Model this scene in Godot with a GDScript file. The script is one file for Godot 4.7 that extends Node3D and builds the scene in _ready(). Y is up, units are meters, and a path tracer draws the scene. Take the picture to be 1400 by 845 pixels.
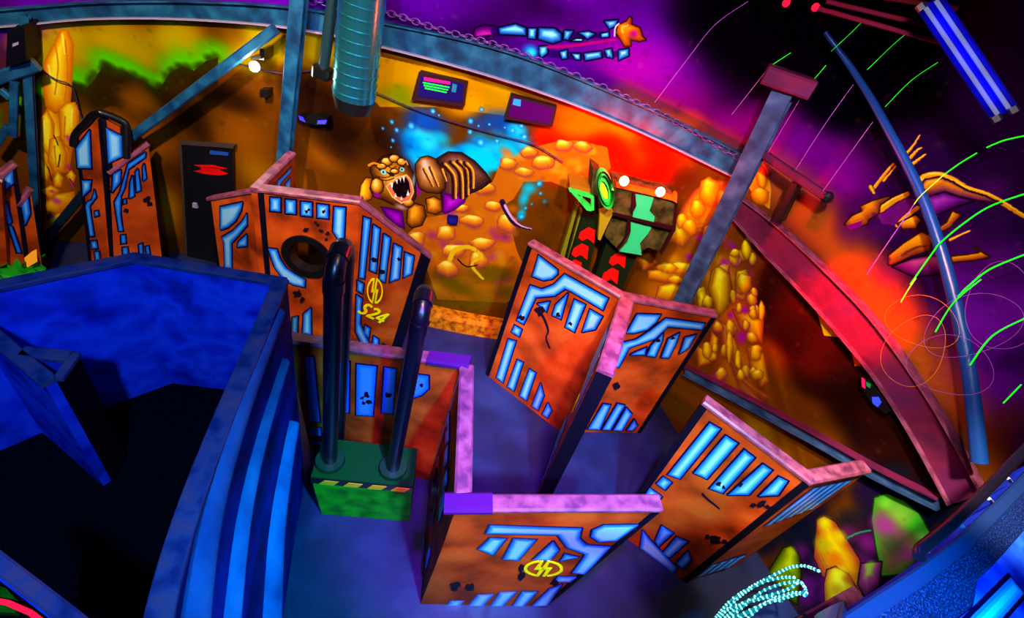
extends Node3D
# Laser-tag arena under coloured lamps: a curved mural wall, painted bunkers, a blue rampart.

# ---------------------------------------------------------------- camera data
const FOC := 650.0
const EYE := Vector3(0, 5.16, 0)
var R_: Vector3
var U_: Vector3
var F_: Vector3
# ---------------------------------------------------------------- wall plan (x, z), left to right
var plan_pts := [Vector2(-9, -1.5), Vector2(-7, -3.9), Vector2(-5.6, -4.8), Vector2(-4, -5.2), Vector2(-1.2, -5.45), Vector2(.2, -5.75), Vector2(1.4, -5.95), Vector2(2.3, -5.75), Vector2(2.9, -4.9), Vector2(3.5, -3.95), Vector2(4.1, -3), Vector2(5, -1.6), Vector2(6, .5)]
var W := PackedVector2Array()
var S := PackedFloat32Array()
var AZ := PackedFloat32Array()
const TOPY := 6.4
# mural canvases
const PPM := 200.0
const SA := 3.0
const SM := 10.6
const SB := 17.2
const MH := 5.9
var imgs: Array = []
var offs: Array = []
var brushes := {}
var names := {}
var M := {}

func _setup():
	var pitch := deg_to_rad(39.2)
	var roll := deg_to_rad(19.1)
	var f := Vector3(0, -sin(pitch), -cos(pitch))
	var u := Vector3(0, cos(pitch), -sin(pitch))
	var r := Vector3(1, 0, 0)
	R_ = cos(roll) * r + sin(roll) * u
	U_ = -sin(roll) * r + cos(roll) * u
	F_ = f
	var Q := plan_pts.duplicate()
	Q.push_front(plan_pts[0] * 2 - plan_pts[1])
	Q.push_back(plan_pts[-1] * 2 - plan_pts[-2])
	for i in range(1, Q.size() - 2):
		for k in 14:
			W.append(Q[i].cubic_interpolate(Q[i + 1], Q[i - 1], Q[i + 2], k / 14.0))
	W.append(plan_pts[-1])
	var s := 0.0
	for i in W.size():
		if i > 0: s += W[i].distance_to(W[i - 1])
		S.append(s)
		AZ.append(atan2(W[i].x, -W[i].y))

# ---------------------------------------------------------------- surveying helpers
func ray(x: float, y: float) -> Vector3:
	return F_ + R_ * ((x - 700.0) / FOC) - U_ * ((y - 422.5) / FOC)
func aty(x: float, y: float, h: float) -> Vector3:
	var d := ray(x, y)
	return EYE + d * ((h - EYE.y) / d.y)
func fl(x: float, y: float) -> Vector3:
	return aty(x, y, 0.0)
func onplane(x: float, y: float, o: Vector3, n: Vector3) -> Vector3:
	var d := ray(x, y)
	return EYE + d * ((o - EYE).dot(n) / d.dot(n))
func above(x: float, y: float, a: Vector3, b: Vector3) -> Vector3:      # on the upright plane through a and b
	var n := (b - a).cross(Vector3.UP).normalized()
	return onplane(x, y, a, n)
func atdist(x: float, y: float, dist: float) -> Vector3:                # horizontal distance from the eye
	var d := ray(x, y)
	return EYE + d * (dist / Vector2(d.x, d.z).length())
func wall_sy(x: float, y: float) -> Vector2:
	var d := ray(x, y)
	var az := atan2(d.x, -d.z)
	var i: int = clampi(AZ.bsearch(az) - 1, 0, W.size() - 2)
	var a := W[i]
	var e := W[i + 1] - a
	var den := d.x * e.y - d.z * e.x
	var t := (a.x * e.y - a.y * e.x) / den
	var u := (a.x * d.z - a.y * d.x) / den
	return Vector2(S[i] + u * (S[i + 1] - S[i]), EYE.y + t * d.y)
func wall_pt(s: float, y: float, off := 0.0) -> Vector3:
	var i: int = clampi(S.bsearch(s) - 1, 0, W.size() - 2)
	var p := W[i].lerp(W[i + 1], (s - S[i]) / (S[i + 1] - S[i]))
	var n := wall_n(s)
	return Vector3(p.x, y, p.y) + n * off
func wall_n(s: float) -> Vector3:
	var i: int = clampi(S.bsearch(s) - 1, 0, W.size() - 2)
	var e := (W[i + 1] - W[i]).normalized()
	return Vector3(-e.y, 0, e.x)
func onwall(x: float, y: float, off := 0.0) -> Vector3:                 # a point standing off the wall, seen at x, y
	if off == 0.0:
		var q := wall_sy(x, y)
		return wall_pt(q.x, q.y)
	var q2 := wall_sy(x, y)
	var p := wall_pt(q2.x, q2.y)
	return onplane(x, y, p + wall_n(q2.x) * off, wall_n(q2.x))
func zz(ox: float, oy: float, sc: float, a: Array) -> PackedVector2Array:
	var o := PackedVector2Array()
	for i in range(0, a.size(), 2): o.append(Vector2(ox + a[i] / sc, oy + a[i + 1] / sc))
	return o
func c8(r: int, g: int, b: int) -> Color:
	return Color(r / 255.0, g / 255.0, b / 255.0)

# ---------------------------------------------------------------- nodes
func numbered(called: String) -> String:
	var n: int = names.get(called, -1) + 1
	names[called] = n
	return called if n == 0 else "%s_%03d" % [called, n]
func thing(called: String, label: String, category: String, at := Vector3.ZERO, group := "") -> Node3D:
	var o := Node3D.new()
	o.name = numbered(called)
	add_child(o)
	o.position = at
	tag(o, label, category, group)
	return o
func tag(o: Node, label: String, category: String, group := ""):
	o.set_meta("label", label)
	o.set_meta("category", category)
	if group != "": o.set_meta("group", group)
func new_st() -> SurfaceTool:
	var st := SurfaceTool.new()
	st.begin(Mesh.PRIMITIVE_TRIANGLES)
	return st
# commits world-space geometry under parent (parents are never rotated)
func obj(called: String, st: SurfaceTool, mat: Material, parent: Node = null) -> MeshInstance3D:
	var o := MeshInstance3D.new()
	o.mesh = st.commit()
	o.mesh.surface_set_material(0, mat)
	if parent == null:
		o.name = numbered(called)
		add_child(o)
	else:
		o.name = called
		parent.add_child(o, true)
		var off := Vector3.ZERO
		var p: Node = parent
		while p != self and p is Node3D:
			off += p.position
			p = p.get_parent()
		o.position = -off
	return o
func struct(called: String, st: SurfaceTool, mat: Material) -> MeshInstance3D:
	var o := obj(called, st, mat)
	o.set_meta("kind", "structure")
	return o

# ---------------------------------------------------------------- geometry
func tri(st: SurfaceTool, a: Vector3, b: Vector3, c: Vector3, hint: Vector3):
	var n := (b - a).cross(c - a)
	if n.length_squared() < 1e-14: return
	n = n.normalized()
	if n.dot(hint) > 0:
		var t := b
		b = c
		c = t
	else:
		n = -n
	st.set_normal(n); st.add_vertex(a)
	st.set_normal(n); st.add_vertex(b)
	st.set_normal(n); st.add_vertex(c)
func quad(st: SurfaceTool, a: Vector3, b: Vector3, c: Vector3, d: Vector3, hint: Vector3):
	tri(st, a, b, c, hint)
	tri(st, a, c, d, hint)
func hexa(st: SurfaceTool, f: Array, k: Array):                        # front quad, back quad
	var c := Vector3.ZERO
	for v in f: c += v / 8.0
	for v in k: c += v / 8.0
	var q := [[f[0], f[1], f[2], f[3]], [k[0], k[1], k[2], k[3]], [f[0], f[1], k[1], k[0]], [f[1], f[2], k[2], k[1]], [f[2], f[3], k[3], k[2]], [f[3], f[0], k[0], k[3]]]
	for a in q: quad(st, a[0], a[1], a[2], a[3], (a[0] + a[1] + a[2] + a[3]) / 4.0 - c)
func basis2(n: Vector3) -> Array:
	var x := Vector3.UP.cross(n)
	if x.length() < .01: x = Vector3.RIGHT
	x = x.normalized()
	return [x, n.cross(x).normalized()]
func extrude(st: SurfaceTool, pts: Array, n: Vector3, depth: float):   # planar outline, body goes back along -n
	var b := basis2(n)
	var p2 := PackedVector2Array()
	for p in pts: p2.append(Vector2(p.dot(b[0]), p.dot(b[1])))
	var idx := Geometry2D.triangulate_polygon(p2)
	for i in range(0, idx.size(), 3):
		tri(st, pts[idx[i]], pts[idx[i + 1]], pts[idx[i + 2]], n)
		tri(st, pts[idx[i]] - n * depth, pts[idx[i + 1]] - n * depth, pts[idx[i + 2]] - n * depth, -n)
	var ccw := not Geometry2D.is_polygon_clockwise(p2)
	for i in pts.size():
		var a: Vector3 = pts[i]
		var c: Vector3 = pts[(i + 1) % pts.size()]
		var out := (c - a).cross(n) * (1.0 if ccw else -1.0)
		quad(st, a, c, c - n * depth, a - n * depth, out)
func bar(st: SurfaceTool, a: Vector3, b: Vector3, side: Vector3, w: float, h: float, ch := .01):
	var ax := (b - a).normalized()
	side = (side - ax * side.dot(ax)).normalized()
	var up := ax.cross(side).normalized()
	ch = minf(ch, minf(w, h) * .4)
	var x := w / 2.0
	var y := h / 2.0
	var pr := [Vector2(x, y - ch), Vector2(x - ch, y), Vector2(-x + ch, y), Vector2(-x, y - ch), Vector2(-x, -y + ch), Vector2(-x + ch, -y), Vector2(x - ch, -y), Vector2(x, -y + ch)]
	sweep(st, [a, b], [side, side], [up, up], pr)
func sweep(st: SurfaceTool, pts: Array, xs: Array, ys: Array, pr: Array):
	var n := pr.size()
	for i in pts.size() - 1:
		for k in n:
			var p: Vector2 = pr[k]
			var q: Vector2 = pr[(k + 1) % n]
			var a: Vector3 = pts[i] + xs[i] * p.x + ys[i] * p.y
			var b: Vector3 = pts[i] + xs[i] * q.x + ys[i] * q.y
			var c: Vector3 = pts[i + 1] + xs[i + 1] * q.x + ys[i + 1] * q.y
			var d: Vector3 = pts[i + 1] + xs[i + 1] * p.x + ys[i + 1] * p.y
			quad(st, a, b, c, d, (a + b + c + d) / 4.0 - (pts[i] + pts[i + 1]) / 2.0)
	for e in [0, pts.size() - 1]:
		var dir: Vector3 = (pts[0] - pts[1]) if e == 0 else (pts[e] - pts[e - 1])
		for k in range(1, n - 1):
			tri(st, pts[e] + xs[e] * pr[0].x + ys[e] * pr[0].y, pts[e] + xs[e] * pr[k].x + ys[e] * pr[k].y, pts[e] + xs[e] * pr[k + 1].x + ys[e] * pr[k + 1].y, dir)
func tube(st: SurfaceTool, pts: Array, r: float, n := 10, r2 := -1.0):
	if r2 < 0: r2 = r
	var rings := []
	var x := Vector3.ZERO
	var m := pts.size()
	for i in m:
		var t: Vector3 = (pts[mini(i + 1, m - 1)] - pts[maxi(i - 1, 0)]).normalized()
		if i == 0:
			x = t.cross(Vector3.UP)
			if x.length() < .05: x = t.cross(Vector3.RIGHT)
		x = (x - t * x.dot(t)).normalized()
		var y := t.cross(x)
		var ring := []
		var rr := lerpf(r, r2, float(i) / maxf(1, m - 1))
		for k in n:
			var a := TAU * k / n
			var d := x * cos(a) + y * sin(a)
			ring.append([pts[i] + d * rr, d])
		rings.append(ring)
	for i in m - 1:
		for k in n:
			var q := [rings[i][k], rings[i][(k + 1) % n], rings[i + 1][(k + 1) % n], rings[i + 1][k]]
			for t3 in [[0, 1, 2], [0, 2, 3]]:
				var fn: Vector3 = (q[t3[1]][0] - q[t3[0]][0]).cross(q[t3[2]][0] - q[t3[0]][0])
				var od: Array = [t3[0], t3[1], t3[2]] if fn.dot(q[0][1]) < 0 else [t3[0], t3[2], t3[1]]
				for j in od:
					st.set_normal(q[j][1]); st.add_vertex(q[j][0])
	for e in [0, m - 1]:
		var dir: Vector3 = (pts[0] - pts[1]) if e == 0 else (pts[m - 1] - pts[m - 2])
		for k in n: tri(st, pts[e], rings[e][k][0], rings[e][(k + 1) % n][0], dir)
func ball(st: SurfaceTool, c: Vector3, r: float, n := 8):
	for i in n / 2:
		for k in n:
			var v := []
			for e in [[i, k], [i, k + 1], [i + 1, k + 1], [i + 1, k]]:
				var th: float = PI * e[0] / (n / 2)
				var ph: float = TAU * e[1] / n
				v.append(c + r * Vector3(sin(th) * cos(ph), cos(th), sin(th) * sin(ph)))
			quad(st, v[0], v[1], v[2], v[3], (v[0] + v[2]) / 2.0 - c)
func ring_flat(st: SurfaceTool, c: Vector3, ax: Vector3, ay: Vector3, r0: float, r1: float, depth: float, n := 28, a0 := 0.0, a1 := TAU):
	var nn := ax.cross(ay).normalized()
	for k in n:
		var p := []
		for e in [a0 + (a1 - a0) * k / n, a0 + (a1 - a0) * (k + 1) / n]:
			var d: Vector3 = ax * cos(e) + ay * sin(e)
			p.append([c + d * r0, c + d * r1, d])
		quad(st, p[0][0], p[0][1], p[1][1], p[1][0], nn)
		quad(st, p[0][0] - nn * depth, p[0][1] - nn * depth, p[1][1] - nn * depth, p[1][0] - nn * depth, -nn)
		quad(st, p[0][1], p[1][1], p[1][1] - nn * depth, p[0][1] - nn * depth, p[0][2])
		quad(st, p[0][0], p[1][0], p[1][0] - nn * depth, p[0][0] - nn * depth, -p[0][2])
func smooth_path(p: PackedVector2Array, sub: int) -> PackedVector2Array:
	var o := PackedVector2Array()
	for i in p.size() - 1:
		var a := p[maxi(i - 1, 0)]
		var d := p[mini(i + 2, p.size() - 1)]
		for k in sub: o.append(p[i].cubic_interpolate(p[i + 1], a, d, float(k) / sub))
	o.append(p[p.size() - 1])
	return o

# ---------------------------------------------------------------- materials
func mat(col: Color, rough := .6, metal := 0.0) -> StandardMaterial3D:
	var m := StandardMaterial3D.new()
	m.albedo_color = col
	m.roughness = rough
	m.metallic = metal
	m.metallic_specular = .5 if rough < .5 else .15
	return m
func glow(col: Color, e: float) -> StandardMaterial3D:
	var m := mat(col, .5)
	m.emission_enabled = true
	m.emission = col
	m.emission_energy_multiplier = e
	return m
func noisy(cols: Array, scale: float, freq: float, rough := .7, metal := 0.0, sd := 1, bump := 0.0) -> StandardMaterial3D:
	var fn := FastNoiseLite.new()
	fn.seed = sd
	fn.frequency = freq
	fn.fractal_octaves = 5
	var im := fn.get_seamless_image(256, 256)
	im.convert(Image.FORMAT_L8)
	var src := im.get_data()
	var g := Gradient.new()
	var of := PackedFloat32Array()
	var gc := PackedColorArray()
	for i in cols.size():
		of.append(float(i) / (cols.size() - 1))
		gc.append(cols[i])
	g.offsets = of
	g.colors = gc
	var lut := []
	for i in 256: lut.append(g.sample(clampf((i / 255.0 - .5) * 1.5 + .5, 0, 1)))
	var dat := PackedByteArray()
	dat.resize(256 * 256 * 3)
	for i in 65536:
		var c: Color = lut[src[i]]
		dat[i * 3] = c.r8
		dat[i * 3 + 1] = c.g8
		dat[i * 3 + 2] = c.b8
	var m := mat(Color.WHITE, rough, metal)
	m.albedo_texture = ImageTexture.create_from_image(Image.create_from_data(256, 256, false, Image.FORMAT_RGB8, dat))
	m.uv1_triplanar = true
	m.uv1_world_triplanar = true
	m.uv1_scale = Vector3.ONE * scale
	if bump > 0:
		var bi := im.duplicate()
		bi.convert(Image.FORMAT_RGBA8)
		bi.bump_map_to_normal_map(bump)
		m.normal_enabled = true
		m.normal_texture = ImageTexture.create_from_image(bi)
	return m

# ---------------------------------------------------------------- airbrush for the mural (works in wall metres)
func brush(col: Color, alpha: float, hard: bool) -> Image:
	var key := "%s%d%s" % [col.to_html(false), int(alpha * 100), hard]
	if brushes.has(key): return brushes[key]
	var d := PackedByteArray()
	d.resize(32 * 32 * 4)
	for j in 32:
		for i in 32:
			var r := Vector2(i - 15.5, j - 15.5).length() / 15.5
			var a := 0.0
			if r < 1.0: a = minf(1.0, (1.0 - r) * 5.0) if hard else pow(1.0 - r * r, 2.0)
			var o := (j * 32 + i) * 4
			d[o] = col.r8
			d[o + 1] = col.g8
			d[o + 2] = col.b8
			d[o + 3] = int(255 * a * alpha)
	var im := Image.create_from_data(32, 32, false, Image.FORMAT_RGBA8, d)
	brushes[key] = im
	return im
func stamp(s: float, y: float, hw: float, hh: float, col: Color, alpha: float, hard := false):
	var w := maxi(3, int(hw * 2 * PPM))
	var h := maxi(3, int(hh * 2 * PPM))
	if w > 1800 or h > 1800: return
	var b: Image = brush(col, alpha, hard).duplicate()
	b.resize(w, h, Image.INTERPOLATE_BILINEAR)
	for k in 2:
		imgs[k].blend_rect(b, Rect2i(0, 0, w, h), Vector2i(int((s - offs[k] - hw) * PPM), int((MH - y - hh) * PPM)))
func spray(x: float, y: float, rx: float, ry: float, col: Color, alpha := .8, hard := false):
	var p := wall_sy(x, y)
	var dx := (wall_sy(x + 2, y) - p) / 2.0
	var dy := (wall_sy(x, y + 2) - p) / 2.0
	stamp(p.x, p.y, Vector2(rx * dx.x, ry * dy.x).length(), Vector2(rx * dx.y, ry * dy.y).length(), col, alpha, hard)
func stroke(pts: PackedVector2Array, w: float, col: Color, alpha := .9, w2 := -1.0, hard := true, sm := true):
	if w2 < 0: w2 = w
	var p := smooth_path(pts, 6) if sm else pts
	var L := 0.0
	for i in p.size() - 1: L += p[i].distance_to(p[i + 1])
	var acc := 0.0
	var nxt := 0.0
	for i in p.size() - 1:
		var l := p[i].distance_to(p[i + 1])
		while nxt <= acc + l:
			var q := p[i].lerp(p[i + 1], (nxt - acc) / maxf(l, .001))
			var ww := lerpf(w, w2, nxt / maxf(L, .01))
			spray(q.x, q.y, ww / 2, ww / 2, col, alpha, hard)
			nxt += maxf(.6, ww * .22)
		acc += l
func fill(pts: PackedVector2Array, col: Color):
	var q := PackedVector2Array()
	for i in pts.size():                                # edges subdivided so that they stay true on the curved wall
		for k in 3:
			var v := pts[i].lerp(pts[(i + 1) % pts.size()], k / 3.0)
			var p := wall_sy(v.x, v.y)
			q.append(Vector2(p.x * PPM, (MH - p.y) * PPM))
	var y0 := 1e9
	var y1 := -1e9
	for v in q:
		y0 = minf(y0, v.y)
		y1 = maxf(y1, v.y)
	for y in range(int(y0), int(y1) + 1):
		var xs := []
		for i in q.size():
			var a := q[i]
			var b := q[(i + 1) % q.size()]
			if (a.y <= y) != (b.y <= y): xs.append(a.x + (b.x - a.x) * (y - a.y) / (b.y - a.y))
		xs.sort()
		for i in range(0, xs.size() - 1, 2):
			for k in 2:
				imgs[k].fill_rect(Rect2i(int(xs[i] - offs[k] * PPM), y, maxi(1, int(xs[i + 1]) - int(xs[i])), 1), col)
func outline(pts: PackedVector2Array, w: float, col: Color, alpha := .9):
	var p := pts.duplicate()
	p.append(pts[0])
	stroke(p, w, col, alpha, -1, true, false)
func shape(pts: PackedVector2Array, col: Color, line: Color, w := 1.5):
	fill(pts, col)
	outline(pts, w, line)
func form(pts: PackedVector2Array, dark: Color, mid: Color, lit: Color, sh := Vector2(-.12, -.22), line := .8):   # a rounded, airbrushed body
	var p := pts.duplicate()
	if Geometry2D.is_polygon_clockwise(p): p.reverse()
	var lo := p[0]
	var hi := p[0]
	for v in p:
		lo = lo.min(v)
		hi = hi.max(v)
	var size := minf(hi.x - lo.x, hi.y - lo.y)
	fill(p, dark)
	for k in range(1, 9):
		var t := k / 8.0
		var q := Geometry2D.offset_polygon(p, -size * .36 * t)
		var col := dark.lerp(mid, minf(1, t * 2.2)) if t < .5 else mid.lerp(lit, (t - .5) * 2)
		for g in q:
			if g.size() < 3: continue
			var m := PackedVector2Array()
			for v in g: m.append(v + sh * size * t)
			fill(m, col)
	if line > 0: outline(p, line, dark.darkened(.7), .7)
func knob(x: float, y: float, rx: float, ry: float, lit: Color, mid: Color, low: Color):
	var g := RandomNumberGenerator.new()
	g.seed = int(x * 31 + y * 17)
	var p := PackedVector2Array()
	for k in 10:
		var a := TAU * k / 10 + g.randf() * .3
		var r := g.randf_range(.82, 1.15)
		p.append(Vector2(x + cos(a) * rx * r, y + sin(a) * ry * r))
	spray(x, y + ry * .5, rx * 1.3, ry * 1.1, low.darkened(.3), .7)
	form(p, low, mid, lit, Vector2(-.08, -.28), 0)
	spray(x - rx * .1, y - ry * .55, rx * .6, ry * .28, lit.lightened(.2), .7)
func knobs(a: Array, ox: float, oy: float, sc: float, lit: Color, mid: Color, low: Color):
	for k in a: knob(ox + k[0] / sc, oy + k[1] / sc, k[2] / sc, k[3] / sc, lit, mid, low)

func lerp_pts(p: PackedVector2Array, t: float) -> Vector2:
	var f := t * (p.size() - 1)
	var i := mini(int(f), p.size() - 2)
	return p[i].lerp(p[i + 1], f - i)
func paint_mural():
	for k in 2:
		offs.append([SA, SM][k])
		var im := Image.create([int((SM - SA) * PPM), int((SB - SM) * PPM)][k], int(MH * PPM), false, Image.FORMAT_RGBA8)
		im.fill(c8(26, 2, 48))
		imgs.append(im)
	var rng := RandomNumberGenerator.new()
	rng.seed = 7
	# ---- upper wall: violet paint with magenta haze, brown and orange along the beam
	for i in 60:
		var x := rng.randf_range(-40, 980)
		spray(x, rng.randf_range(-70, 70) + maxf(0, (x - 600) * .12), 110, 60, c8(92, 0, 175), .45)
	for i in 22:
		var t := rng.randf()
		spray(lerpf(860, 1190, t) + rng.randf_range(-20, 40), lerpf(110, 270, t) + rng.randf_range(-40, 25), 70, 50, c8(126, 0, 150), .35)
	for i in 16:
		spray(rng.randf_range(1290, 1420), rng.randf_range(360, 600), 70, 60, c8(98, 10, 150), .5)
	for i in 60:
		spray(rng.randf_range(960, 1200), rng.randf_range(-60, 100), 90, 60, c8(3, 0, 6), .6)  # unlit darkness of the upper right, sprayed on as black
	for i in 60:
		spray(rng.randf_range(1120, 1260), rng.randf_range(-30, 150), 70, 50, c8(3, 0, 8), .6)  # same unlit darkness continued in black paint
	stroke(PackedVector2Array([Vector2(850, 128), Vector2(940, 170), Vector2(1030, 215)]), 60, c8(120, 55, 10), .35, 60, false)
	stroke(PackedVector2Array([Vector2(1040, 240), Vector2(1120, 310), Vector2(1210, 430), Vector2(1290, 550), Vector2(1345, 660)]), 130, c8(214, 108, 0), .4, 150, false)
	stroke(PackedVector2Array([Vector2(1330, 640), Vector2(1400, 560)]), 90, c8(110, 60, 0), .3, 90, false)
	# ---- lower wall ground
	var low := PackedVector2Array()
	for e in [[-60, 45], [35, 32], [130, 24], [260, 24], [400, 36], [530, 64], [700, 110], [850, 166], [1015, 243], [1100, 352], [1200, 488], [1310, 700], [1400, 900], [1180, 960], [1000, 840], [880, 560], [760, 500], [500, 440], [280, 400], [60, 380], [-60, 380]]:
		low.append(Vector2(e[0], e[1]))
	fill(low, c8(92, 46, 2))
	for i in 90:
		spray(rng.randf_range(-40, 900), rng.randf_range(150, 450), rng.randf_range(20, 60), rng.randf_range(15, 45), [c8(130, 66, 0), c8(58, 26, 2), c8(104, 60, 4), c8(40, 16, 4)][i % 4], .5)
	# violet corner, yellow sky, green glow, dark hills
	spray(60, 40, 70, 26, c8(120, 0, 150), .9)
	for i in 12: spray(rng.randf_range(-30, 26), rng.randf_range(0, 95), 26, 26, [c8(84, 0, 140), c8(52, 0, 96)][i % 2], .7)
	for i in 8: spray(rng.randf_range(-30, 30), rng.randf_range(130, 180), 16, 20, c8(50, 120, 0), .5)
	for i in 40: spray(rng.randf_range(40, 385), rng.randf_range(38, 92), 46, 26, [c8(196, 172, 0), c8(160, 150, 0), c8(176, 132, 0)][i % 3], .55)
	var ridge := zz(0, 0, 3.017, [100, 420, 140, 380, 170, 390, 240, 350, 300, 320, 350, 350, 380, 320, 420, 260, 450, 250, 480, 285, 520, 275, 580, 310, 620, 350, 660, 345, 700, 280, 750, 250, 800, 270, 850, 230, 900, 215])
	for i in ridge.size(): spray(ridge[i].x, ridge[i].y, 30, 26, c8(70, 190, 0), .75)
	stroke(ridge, 26, c8(80, 205, 0), .35, 22, false)
	var hill := ridge.duplicate()
	hill.append_array(zz(0, 0, 3.017, [900, 330, 700, 430, 600, 440, 500, 400, 420, 430, 300, 470, 100, 470]))
	for i in hill.size(): hill[i] += Vector2(0, 7)
	fill(hill, c8(44, 28, 2))
	for i in ridge.size() * 3:
		var rv := lerp_pts(ridge, i / (ridge.size() * 3.0))
		spray(rv.x + rng.randf_range(-4, 4), rv.y + 8 + rng.randf_range(-4, 4), 11, 9, c8(38, 44, 0), .7)
	for i in 30: spray(rng.randf_range(110, 300), rng.randf_range(118, 165), 20, 16, [c8(60, 40, 2), c8(30, 20, 0), c8(84, 46, 4)][i % 3], .6)
	for e in [[190, 140, 40, 30], [160, 170, 40, 26], [120, 165, 26, 30], [215, 195, 40, 36], [330, 190, 60, 50], [400, 250, 60, 40], [445, 215, 40, 26]]: spray(e[0], e[1], e[2], e[3], c8(152, 80, 4), .7)
	for e in [[245, 150, 36, 36], [300, 130, 46, 26], [440, 150, 70, 40], [410, 120, 60, 30], [470, 200, 50, 40], [520, 190, 40, 40], [430, 130, 60, 40], [460, 180, 60, 50], [330, 140, 40, 24], [270, 170, 30, 40]]: spray(e[0], e[1], e[2], e[3], c8(28, 10, 4), .75)
	for e in [[230, 280, 26, 34], [225, 300, 30, 34], [350, 240, 40, 40], [330, 300, 40, 50]]: spray(e[0], e[1], e[2], e[3], c8(168, 108, 0), .75)
	for i in 22: spray(rng.randf_range(405, 455), rng.randf_range(48, 88), 22, 14, c8(150, 130, 4), .5)
	# yellow patch left of the screens, orange and red to the right
	fill(PackedVector2Array([Vector2(516, 76), Vector2(610, 98), Vector2(700, 124), Vector2(760, 146), Vector2(752, 168), Vector2(690, 158), Vector2(600, 146), Vector2(520, 146), Vector2(506, 130)]), c8(188, 132, 0))
	for i in 26: spray(rng.randf_range(530, 700), rng.randf_range(92, 150), 30, 18, [c8(214, 158, 0), c8(196, 136, 0)][i % 2], .55)
	for i in 8: spray(rng.randf_range(520, 560), rng.randf_range(120, 140), 22, 14, c8(120, 135, 0), .55)
	stroke(PackedVector2Array([Vector2(530, 73), Vector2(620, 96), Vector2(720, 128), Vector2(760, 142)]), 16, c8(110, 66, 0), .5, 16, false)  # shadow under the beam, painted as a brown strip
	for i in 60: spray(rng.randf_range(755, 960), 0 + rng.randf_range(0, 1) * 60 + 165, 34, 26, c8(238, 76, 0), .35)
	for i in 26: spray(rng.randf_range(770, 860), rng.randf_range(150, 190), 30, 16, c8(240, 100, 0), .5)
	for i in 34: spray(rng.randf_range(735, 920), rng.randf_range(185, 250), 34, 26, c8(235, 8, 0), .5)
	for e in [[930, 245, 40, 40], [900, 290, 40, 30], [925, 300, 30, 40]]: spray(e[0], e[1], e[2], e[3], c8(60, 14, 4), .7)
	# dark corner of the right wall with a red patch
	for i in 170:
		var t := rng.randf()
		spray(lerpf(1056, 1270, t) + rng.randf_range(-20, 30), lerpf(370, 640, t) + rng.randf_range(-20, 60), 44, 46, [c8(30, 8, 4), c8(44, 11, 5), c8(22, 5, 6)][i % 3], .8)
	# ---- cyan burst behind the beast
	for i in 40: spray(rng.randf_range(540, 722), rng.randf_range(158, 225), 34, 18, c8(0, 70, 190), .45)
	for i in 120:
		var q := Vector2(rng.randf_range(556, 722), rng.randf_range(168, 226))
		if q.y < 190 - absf(q.x - 620) * .16: continue
		spray(q.x, q.y, 20, 13, [c8(0, 190, 240), c8(0, 150, 235), c8(40, 215, 250)][i % 3], .6)
	for i in 16: spray(rng.randf_range(640, 700), rng.randf_range(205, 238), 20, 15, c8(0, 205, 245), .7)
	for e in [[185, 195, 14], [237, 157, 20], [265, 205, 22], [350, 180, 34], [243, 265, 18], [475, 95, 24], [510, 120, 10], [755, 87, 20], [692, 152, 26], [738, 180, 12], [800, 172, 14], [690, 215, 24], [750, 275, 34], [845, 268, 20], [935, 207, 22], [985, 180, 22], [1003, 245, 26], [890, 190, 12], [232, 303, 10]]:
		spray(480 + e[0] / 4.227, 130 + e[1] / 4.227, e[2] / 3.4, e[2] / 3.4, c8(0, 110, 230), .8)
		spray(480 + e[0] / 4.227, 130 + e[1] / 4.227, e[2] / 5.5, e[2] / 5.5, c8(90, 225, 255), .95)
	# ---- rock ridge in the middle
	var RO := c8(178, 92, 8)
	var RL := c8(222, 205, 60)
	var RV := c8(150, 20, 140)
	fill(zz(480, 130, 4.227, [330, 800, 430, 710, 540, 690, 640, 650, 700, 550, 820, 500, 860, 400, 960, 350, 1060, 300, 1180, 270, 1300, 260, 1480, 300, 1500, 420, 1400, 520, 1300, 560, 1160, 500, 1000, 500, 940, 600, 880, 640, 930, 790, 960, 900, 1040, 1080, 900, 1200, 500, 1180, 420, 950]), RO)
	for i in 70: spray(rng.randf_range(585, 705), rng.randf_range(285, 400), 14, 10, [c8(196, 104, 10), c8(150, 66, 10), c8(140, 20, 130), c8(190, 130, 10)][i % 4], .6)
	for i in 24: spray(rng.randf_range(590, 700), rng.randf_range(370, 420), 30, 14, c8(96, 70, 0), .55)
	for i in 30: spray(rng.randf_range(690, 830), rng.randf_range(205, 240), 13, 9, [c8(235, 140, 10), c8(222, 84, 4), c8(240, 170, 30)][i % 3], .6)
	knobs([[910, 395, 55, 40], [1030, 330, 55, 36], [1000, 445, 60, 30], [1110, 390, 70, 42], [1230, 290, 60, 36], [1340, 300, 60, 36], [770, 540, 76, 36], [820, 640, 56, 30], [700, 725, 76, 34], [550, 800, 62, 48], [380, 830, 56, 46], [905, 740, 62, 60], [640, 655, 50, 24], [600, 900, 70, 44], [760, 860, 80, 40], [740, 950, 60, 50], [560, 1000, 70, 50]], 480, 130, 4.227, RL, c8(206, 122, 10), c8(150, 56, 40))
	for e in [[1000, 600, 30, 60], [1030, 540, 50, 40], [985, 690, 26, 40]]: spray(480 + e[0] / 4.227, 130 + e[1] / 4.227, e[2] / 3.0, e[3] / 3.0, c8(0, 185, 240), .9)
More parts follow.
